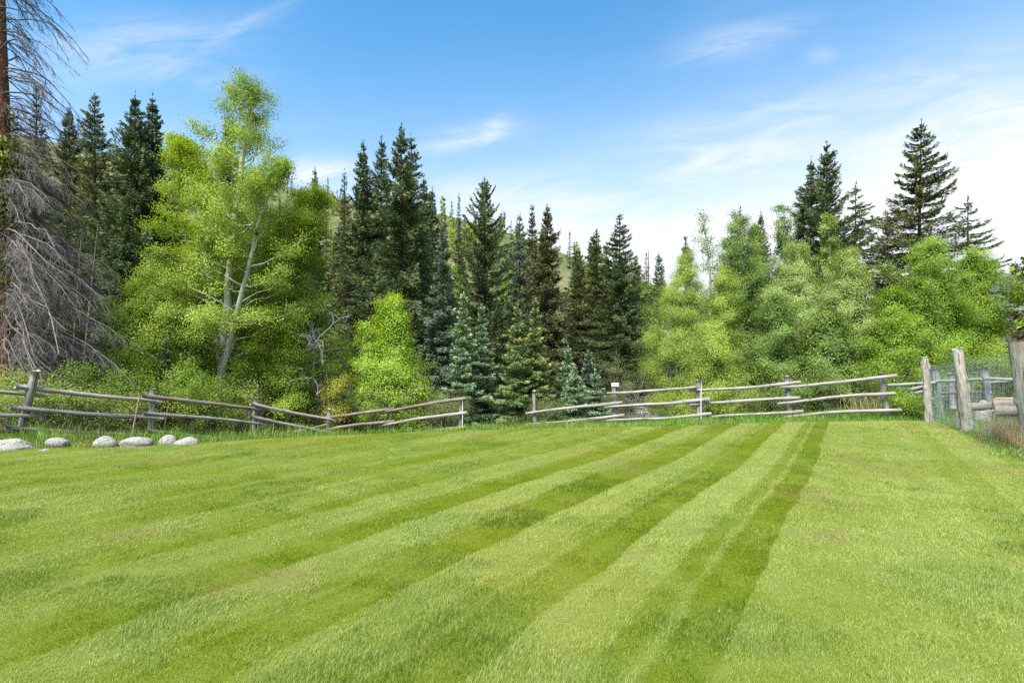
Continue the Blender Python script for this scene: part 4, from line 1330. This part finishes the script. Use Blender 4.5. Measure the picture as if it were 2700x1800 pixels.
# ------------------------------------------------------------------ timber
def log_mesh(length, r0, r1, seed, bend=0.02, sides=12, seg=None, knots=3, rough=0.06):
    """a peeled log along local X"""
    rng = np.random.default_rng(seed)
    seg = seg or max(8, int(length / 0.14))
    s = np.linspace(0, 1, seg + 1)
    ph = rng.uniform(0, 6.28, 4)
    cy = bend * length * (np.sin(s * PI + 0) * math.cos(ph[0]) + 0.3 * np.sin(s * 7 + ph[1]))
    cz = bend * length * (np.sin(s * PI) * math.sin(ph[0]) + 0.3 * np.sin(s * 6 + ph[2]))
    a = np.arange(sides) * 2 * PI / sides
    R = (r0 + (r1 - r0) * s)[:, None] * (1 + rough * fbm(s[:, None] * length * 3 + ph[3], a[None] * 1.6 + 0 * s[:, None], seed, 3) * 2)
    for _ in range(knots):
        ks, ka = rng.uniform(0.05, 0.95), rng.uniform(0, 6.28)
        dd = ((s[:, None] - ks) * length / 0.05) ** 2 + (np.angle(np.exp(1j * (a[None] - ka))) / 0.5) ** 2
        R = R + 0.25 * (r0 + r1) / 2 * np.exp(-dd)
    X = np.repeat((s * length)[:, None], sides, 1)
    X[0] += rng.normal(0, 0.010, sides)
    X[-1] += rng.normal(0, 0.16 * r1, sides) + 0.22 * r1 * np.cos(a - ph[1])
    V = np.stack([X, cy[:, None] + R * np.cos(a), cz[:, None] + R * np.sin(a)], -1).reshape(-1, 3)
    i, j = np.meshgrid(np.arange(seg), np.arange(sides), indexing='ij')
    j2 = (j + 1) % sides
    q = np.stack([i * sides + j, i * sides + j2, (i + 1) * sides + j2, (i + 1) * sides + j], -1).reshape(-1, 4)[:, ::-1]
    c0, c1 = len(V), len(V) + 1
    V = np.concatenate([V, [[0.004, cy[0], cz[0]], [length - 0.004, cy[-1], cz[-1]]]])
    jj = np.arange(sides)
    t0 = np.stack([np.full(sides, c0), jj, (jj + 1) % sides], -1)[:, ::-1]
    t1 = np.stack([np.full(sides, c1), seg * sides + jj, seg * sides + (jj + 1) % sides], -1)
    return V, [q, t0[:, ::-1] if False else t0, t1]


def log(name, p0, p1, r0, r1, mat, parent=None, seed=0, label=None, **kw):
    p0, p1 = Vector([float(v) for v in p0]), Vector([float(v) for v in p1])
    dv = p1 - p0
    V, polys = log_mesh(dv.length, r0, r1, seed, **kw)
    me = make_mesh(name, V, polys, M[mat], False)
    o = link(name, me)
    q = dv.to_track_quat('X', 'Z')
    rnd = np.random.default_rng(seed + 9).uniform(0, 6.28)
    o.rotation_mode = 'XYZ'
    o.rotation_euler = (q @ __import__('mathutils').Quaternion((1, 0, 0), rnd)).to_euler()
    o.location = p0
    if parent is not None:
        o.parent = parent
        o.matrix_parent_inverse = Matrix.Translation(-parent.location)
    if label: o['label'] = label
    return o


def fence(name, label, posts, rails, depth_at, origin, seed, cat='fence'):
    e = empty(name, origin, label, cat)
    for i, (t, b, r, mat) in enumerate(posts):
        (tx, ty), (bx, by) = t, b
        d = float(depth_at(bx))
        P1, P0 = W(tx, ty, d), W(bx, by, d)
        g = gz(P0[0], d) - 0.25
        P0 = P0 + (P0 - P1) * max(0.0, (P0[2] - g)) / max(P1[2] - P0[2], 0.1)
        log('post', P0, P1, r * 1.08, r, mat, e, seed + i, bend=0.012, knots=7, rough=0.17)
    for i, (x0, y0, x1, y1, r0, r1, off, mat) in enumerate(rails):
        log('rail', W(x0, y0, float(depth_at(x0)) + off), W(x1, y1, float(depth_at(x1)) + off), r0 * 0.93, r1 * 0.93, mat, e, seed + 50 + i, bend=0.011, knots=9, rough=0.10)
    return e


dl = lambda x: np.interp(x, [-400, 54, 400, 672, 866, 1026, 1215, 1300], [8.6, 10.7, 12.5, 14.5, 16.0, 16.3, 15.7, 15.4])
posts = [((93, 977), (54, 1132), 0.070, 'post'), ((404, 1023), (396, 1146), 0.062, 'post'), ((676, 1048), (668, 1150), 0.062, 'post'), ((868, 1078), (865, 1165), 0.060, 'post'),
         ((1029, 1084), (1023, 1150), 0.065, 'post'), ((1217, 1052), (1213, 1150), 0.070, 'post')]
F_, K_ = -0.11, -0.13
rails = [(-330, 1012, 126, 1043, 0.048, 0.036, F_, 'rail'), (40, 1019, 425, 1059, 0.058, 0.043, F_ - 0.02, 'rail'), (373, 1041, 700, 1081, 0.055, 0.045, F_, 'rail_old'), (660, 1064, 884, 1108, 0.054, 0.046, F_ - 0.02, 'rail'),
         (850, 1101, 1041, 1076, 0.044, 0.055, F_, 'rail_old'), (1002, 1087, 1231, 1050, 0.044, 0.056, F_ - 0.02, 'rail_old'),
         (-330, 1078, 119, 1097, 0.048, 0.040, F_, 'rail'), (26, 1075, 430, 1103, 0.058, 0.044, F_ - 0.02, 'rail'), (377, 1088, 703, 1118, 0.050, 0.040, F_, 'rail'), (657, 1098, 881, 1144, 0.054, 0.046, F_ - 0.02, 'rail'),
         (852, 1134, 1041, 1109, 0.050, 0.055, F_, 'rail_old'), (1002, 1121, 1232, 1087, 0.048, 0.058, F_ - 0.02, 'rail'),
         (-330, 1120, 60, 1136, 0.05, 0.042, F_, 'rail_old'), (14, 1129, 430, 1147, 0.052, 0.04, F_ - 0.02, 'rail_old'), (385, 1135, 694, 1162, 0.05, 0.04, F_, 'rail_old'), (651, 1147, 880, 1172, 0.056, 0.044, F_ - 0.02, 'rail'),
         (850, 1163, 1038, 1143, 0.05, 0.055, F_, 'rail_old'), (1000, 1156, 1232, 1124, 0.05, 0.06, F_ - 0.02, 'rail_old'),
         (770, 1140, 868, 1117, 0.04, 0.04, 0.35, 'rail_old'), (745, 1150, 860, 1146, 0.04, 0.04, 0.45, 'rail_old')]
o = W(669, 1143, 14.5)
o[2] = gz(o[0], o[1])
fl = fence('rail_fence', 'lower weathered rail fence that dips behind the lawn crest and boulders', posts, rails, dl, o, 2000)
# diamond netting stapled to the back of its first spans
mb = MB()
sp = 0.085
Pth = []
L0, L1 = 0.0, 6.2
p_a, p_b = W(-250, 0, 9.4), W(400, 0, 12.5)
ln = float(np.hypot(*(p_b - p_a)[:2]))
ux = (p_b - p_a)[:2] / ln
zb0 = lambda s: 0.12 - 0.05 * s
for k in range(int((ln + 0.75) / sp)):
    for sgn in (1, -1):
        s0 = -0.75 + k * sp if sgn > 0 else k * sp
        a_, b_ = (s0, s0 + 0.75) if sgn > 0 else (s0, s0 - 0.75)
        pts = []
        for f in (0, 0.5, 1):
            s_ = min(max(a_ + (b_ - a_) * f, 0), ln)
            pts.append([p_a[0] + ux[0] * s_, p_a[1] + ux[1] * s_ - 0.19, 0.0 - 0.035 * s_ + 0.12 + 0.75 * f])
        Pth.append(pts)
mb.tubes(np.array(Pth), np.full((len(Pth), 3), 0.0026), 3)
nt = link('wire_netting', mb.mesh('wire_netting', M['netting']), fl)
nt.matrix_parent_inverse = Matrix.Translation(-fl.location)

dr = lambda x: np.interp(x, [1380, 1409, 1620, 1842, 2075, 2327, 2440], [16.5, 16.5, 16.2, 15.5, 15.2, 15.0, 14.8])
posts = [((1408, 1030), (1410, 1125), 0.062, 'post'), ((1619, 1011), (1621, 1127), 0.066, 'post'), ((1842, 1001), (1845, 1120), 0.080, 'post'), ((2074, 991), (2083, 1116), 0.068, 'post'), ((2322, 982), (2344, 1106), 0.080, 'post')]
rails = [(1386, 1089, 1641, 1060, 0.042, 0.055, F_, 'rail'), (1388, 1119, 1646, 1095, 0.040, 0.055, F_, 'rail'),
         (1599, 1037, 1838, 1020, 0.044, 0.045, F_ - 0.03, 'rail'), (1599, 1073, 1871, 1052, 0.040, 0.062, F_ - 0.03, 'rail'), (1599, 1109, 1874, 1091, 0.042, 0.060, F_ - 0.03, 'rail'),
         (1817, 1030, 2109, 1008, 0.036, 0.052, F_, 'rail'), (1816, 1067, 2109, 1049, 0.044, 0.058, F_, 'rail'), (1823, 1104, 2116, 1084, 0.040, 0.055, F_, 'rail'),
         (2055, 1021, 2364, 989, 0.044, 0.055, F_ - 0.03, 'rail'), (2049, 1064, 2360, 1036, 0.044, 0.055, F_ - 0.03, 'rail'), (2064, 1099, 2378, 1080, 0.044, 0.056, F_ - 0.03, 'rail')]
o = W(1842, 1119, 15.5)
o[2] = gz(o[0], o[1])
fence('rail_fence', 'upper weathered rail fence of three rails before the birches and the stream', posts, rails, dr, o, 2200)


# small things on the fences
def box_mesh(name, sx, sy, sz, mat, bev=0.006):
    import bmesh
    bm = bmesh.new()
    bmesh.ops.create_cube(bm, size=1.0)
    bmesh.ops.scale(bm, vec=(sx, sy, sz), verts=bm.verts)
    bmesh.ops.bevel(bm, geom=list(bm.edges), offset=bev, segments=2, affect='EDGES')
    me = bpy.data.meshes.new(name)
    bm.to_mesh(me)
    bm.free()
    me.materials.append(M[mat])
    return me


c = W(1620.5, 1014, 16.2)
e = empty('plaque', (c[0], c[1] - 0.075, c[2]), 'small pale green plaque fixed to the top of a fence post', 'plaque')
link('board', box_mesh('board', 0.225, 0.03, 0.115, 'white'), e)
link('face', box_mesh('face', 0.175, 0.012, 0.062, 'plaque', 0.003), e, (0, -0.019, 0.006))


def thin_stick(name, label, p0, p1, r, mat, seed, cat='stake'):
    o = log(name, p0, p1, r, r * 0.85, mat, None, seed, bend=0.006, knots=1, sides=8)
    return tag(o, label, cat)


thin_stick('marker_stake', 'straight white stake beside the thick post of the upper rail fence', W(1849.5, 1125, 15.35), W(1849, 1004, 15.35), 0.013, 'white', 41)
thin_stick('marker_stake', 'white stake against the end post of the lower rail fence', W(1219, 1150, 15.5), W(1219.5, 1055, 15.5), 0.012, 'white', 42)
thin_stick('wooden_stake', 'thin tan stake leaning on the rails near the second fence post', W(348, 1150, 12.0), W(371, 1036, 12.1), 0.020, 'stake', 43)
thin_stick('wooden_stake', 'thinner crooked stake behind the rails under the little dark spruce', W(431, 1140, 13.3), W(446, 1056, 13.3), 0.014, 'stake', 44)

# wire fence
PL = [((2437, 942), (2450, 1114), 14.05, 0.092), ((2522, 919), (2548, 1138), 12.05, 0.112), ((2684, 897), (2722, 1180), 9.8, 0.165)]
o = W(2548, 1138, 12.05)
o[2] = gz(o[0], o[1])
wf = empty('wire_fence', o, 'tall wire mesh fence on three thick pale leaning posts', 'fence')
tops, bots = [], []
for i, (t_, b_, d, r) in enumerate(PL):
    P1, P0 = W(*t_, d), W(*b_, d)
    P0 = P0 + (P0 - P1) * 0.12
    log('post', P0, P1, r * 1.08, r * 0.92, 'post_pale', wf, 2400 + i * 7, bend=0.014, knots=9, rough=(0.15, 0.13, 0.07)[i], sides=22, seg=60)
TW = [W(2440, 965, 14.1) + [0.10, 0.05, 0], W(2530, 948, 12.1) + [0.13, 0.05, 0], W(2668, 932, 9.9) + [0.16, 0.05, 0], W(2830, 915, 8.0) + [0.2, 0.05, 0]]
mb = MB()
vert, horz = [], []
for k in range(3):
    A, B = TW[k], TW[k + 1]
    ln = float(np.hypot(*(B - A)[:2]))
    nv = int(ln / 0.052)
    for i in range(nv):
        p = A + (B - A) * i / nv
        g = gz(p[0], p[1]) + 0.02
        vert.append([[p[0], p[1], g], [p[0] + 0.008 * math.sin(i * 1.7), p[1], (g + p[2]) / 2], [p[0], p[1], p[2]]])
    nh = 15
    for j in range(nh):
        f = j / (nh - 1)
        row = []
        for q in np.linspace(0, 1, 5):
            p = A + (B - A) * q
            g = gz(p[0], p[1]) + 0.02
            row.append([p[0], p[1] + 0.003, g + (p[2] - g) * f ** 0.85 - 0.015 * math.sin(q * PI)])
        horz.append(row)
mb.tubes(np.array(vert), np.full((len(vert), 3), 0.0027), 4)
mb.tubes(np.array(horz), np.full((len(horz), 5), 0.0032), 4)
wm = link('wire_mesh', mb.mesh('wire_mesh', M['wire']), wf)
wm.matrix_parent_inverse = Matrix.Translation(-wf.location)

# corral behind it
o = W(2520, 1040, 16)
o[2] = gz(o[0], o[1])
cf = empty('corral_fence', o, 'silvery grey corral rails and posts behind the wire mesh', 'fence')
for i, (t_, b_, d, r) in enumerate([((2463, 973), (2479, 1085), 15.4, 0.095), ((2508, 984), (2512, 1060), 16.6, 0.08), ((2592, 971), (2612, 1062), 13.9, 0.095)]):
    log('post', W(*b_, d) - [0, 0, 0.2], W(*t_, d), r * 1.05, r, 'post_blue', cf, 2500 + i, bend=0.008, rough=0.1)
for i, (x0, y0, x1, y1, d0, d1, r) in enumerate([(2338, 1017, 2470, 1008, 15.6, 15.3, 0.055), (2470, 1005, 2600, 999, 15.2, 13.7, 0.05), (2590, 997, 2760, 1004, 13.7, 13.4, 0.05), (2480, 1036, 2610, 1033, 15.2, 13.8, 0.045), (2605, 1010, 2760, 999, 14.3, 13.0, 0.05)]):
    log('rail', W(x0, y0, d0), W(x1, y1, d1), r, r * 0.85, 'post_blue', cf, 2520 + i, bend=0.006)
o = W(2420, 1077, 16.6)
o[2] = gz(o[0], o[1])
bf = empty('buck_fence', o, 'short slanting buck fence with leaning legs behind the corner post', 'fence')
for i, (x0, y0, x1, y1, d, r) in enumerate([(2402, 1085, 2384, 1023, 17.0, 0.055), (2424, 1084, 2398, 1026, 16.6, 0.062)]):
    log('leg', W(x0, y0, d) - [0, 0, 0.1], W(x1, y1, d), r, r * 0.9, 'post_blue', bf, 2540 + i, bend=0.01)
for i, (x0, y0, x1, y1) in enumerate([(2394, 1028, 2500, 998), (2410, 1037, 2500, 1017), (2396, 1049, 2500, 1022), (2414, 1062, 2500, 1044)]):
    log('rail', W(x0, y0, 16.7), W(x1, y1, 17.6), 0.05, 0.04, 'post_blue', bf, 2550 + i, bend=0.008)

# logs lying inside
for i, (x0, y0, x1, y1, d0, d1, r, mat, lab) in enumerate([
        (2557, 1073, 2650, 1066, 13.0, 12.6, 0.10, 'log', 'pale log lying behind the middle pale post of the wire fence'),
        (2618, 1066, 2790, 1058, 12.2, 11.6, 0.13, 'log', 'thick brownish log resting at the back of the wire mesh'),
        (2630, 1083, 2790, 1080, 11.9, 11.0, 0.13, 'log', 'weathered log lowest on the ground behind the dry grass'),
        (2622, 1056, 2780, 1048, 12.9, 12.4, 0.09, 'stake', 'tan freshly split log behind the thick brownish one')]):
    tag(log('fallen_log', W(x0, y0, d0), W(x1, y1, d1), r, r * 0.88, mat, None, 2600 + i, bend=0.01, rough=0.12), lab, 'log')


# ------------------------------------------------------------------ boulders
def boulder(label, px0, px1, top, base, d, seed, flat=1.0, group='boulders at the edge of the lawn', name='boulder'):
    import bmesh
    cx = (px0 + px1) / 2
    p = W(cx, base, d)
    wd = (px1 - px0) / FP * d
    zt = CAMZ - (top - HOR) / FP * d
    p[2] = gz(p[0], d) - 0.02
    h = max((zt - p[2]) * 0.86, 0.06)
    bm = bmesh.new()
    bmesh.ops.create_icosphere(bm, subdivisions=5, radius=1.0)
    V = np.array([v.co[:] for v in bm.verts])
    rs = np.random.default_rng(seed)
    nz = np.zeros(len(V))
    for k in range(7):
        dv = norm(rs.normal(size=3))
        nz += 0.21 * np.tanh(2.2 * (V @ dv) - rs.uniform(0.2, 1.4)) * rs.choice([-1, 1])
    nz += 0.05 * np.sin(V @ rs.normal(0, 3, 3) + 1) + 0.03 * np.sin(V @ rs.normal(0, 7, 3)) + 0.012 * np.sin(V @ rs.normal(0, 19, 3))
    V = V * (1 + nz)[:, None]
    V = V / np.abs(V).max(0)
    V[:, 2] /= V[:, 2].max()
    V[:, 2] = np.where(V[:, 2] > 0, np.abs(V[:, 2]) ** flat, V[:, 2] * 0.6)
    V *= np.array([wd * 0.50, wd * 0.36, h])
    for v, c_ in zip(bm.verts, V):
        v.co = c_
    me = bpy.data.meshes.new(name)
    bm.to_mesh(me)
    bm.free()
    me.materials.append(M['granite'])
    for pl in me.polygons: pl.use_smooth = True
    o = link(name, me, None, (p[0], p[1], p[2]))
    o.rotation_euler = (0, 0, rs.uniform(-0.3, 0.3))
    return tag(o, label, 'boulder', group)


boulder('long low pale boulder sloping down towards the little flat stone', -30, 94, 1152, 1188, 9.35, 1, 1.1)
boulder('low rounded pale boulder between the long one and the dark veined one', 106, 180, 1148, 1170, 9.75, 2)
boulder('little flat stone lying on the grass in front of the boulders', 93, 127, 1181, 1190, 9.2, 3)
boulder('boulder with dark veins standing alone above the dandelions', 226, 306, 1143, 1176, 9.8, 14)
boulder('long grey speckled boulder touching the whitest one', 327, 428, 1144, 1174, 10.0, 5)
boulder('tallest whitish boulder in the row of three touching stones', 402, 462, 1141, 1172, 10.1, 6)
boulder('smooth round whitish boulder at the lawn end of the row', 455, 522, 1148, 1173, 10.15, 7)
boulder('pale boulder among the logs inside the wire fence', 2565, 2626, 1043, 1072, 13.4, 8, group='boulders inside the wire fence')
boulder('small white stone beside the foot of the middle pale post', 2518, 2534, 1076, 1092, 12.6, 9, group='boulders inside the wire fence')


# dandelions
def dandelion(px, py, d, label):
    p = W(px, py, d)
    z = gz(p[0], p[1])
    e = empty('dandelion', (p[0], p[1], z), label, 'flower', 'dandelions in the unmown edge')
    h = max(p[2] - z, 0.07)
    mb = MB()
    mb.tubes(np.array([[[0, 0, 0], [0.008, 0, h * 0.5], [0, 0, h]]]), np.array([[0.003, 0.0028, 0.0025]]), 5)
    link('stem', mb.mesh('stem', M['stem']), e)
    rng = np.random.default_rng(int(px))
    n = 70
    a = rng.uniform(0, 2 * PI, n)
    el_ = rng.uniform(0.1, 1.4, n)
    dv = np.stack([np.cos(a) * np.cos(el_), np.sin(a) * np.cos(el_), np.sin(el_)], -1)
    mb = MB()
    mb.quads(dv * 0.013 + [0, 0, h], dv * 0.013, norm(np.cross(dv, unit(rng, n))) * 0.004, np.full(n, 0.5))
    link('flower_head', mb.mesh('flower_head', M['petal']), e)


G_D = 'yellow dandelion in the rank grass at the edge of the lawn'
for px, py, d in ((212, 1171, 9.65), (222, 1178, 9.5), (248, 1180, 9.45), (345, 1171, 9.8), (382, 1169, 9.85), (372, 1172, 9.8), (518, 1163, 10.3), (1466, 1129, 14.2), (1478, 1127, 14.4), (1688, 1127, 14.3), (313, 1164, 9.9), (1508, 1117, 14.8)):
    dandelion(px, py, d, G_D)
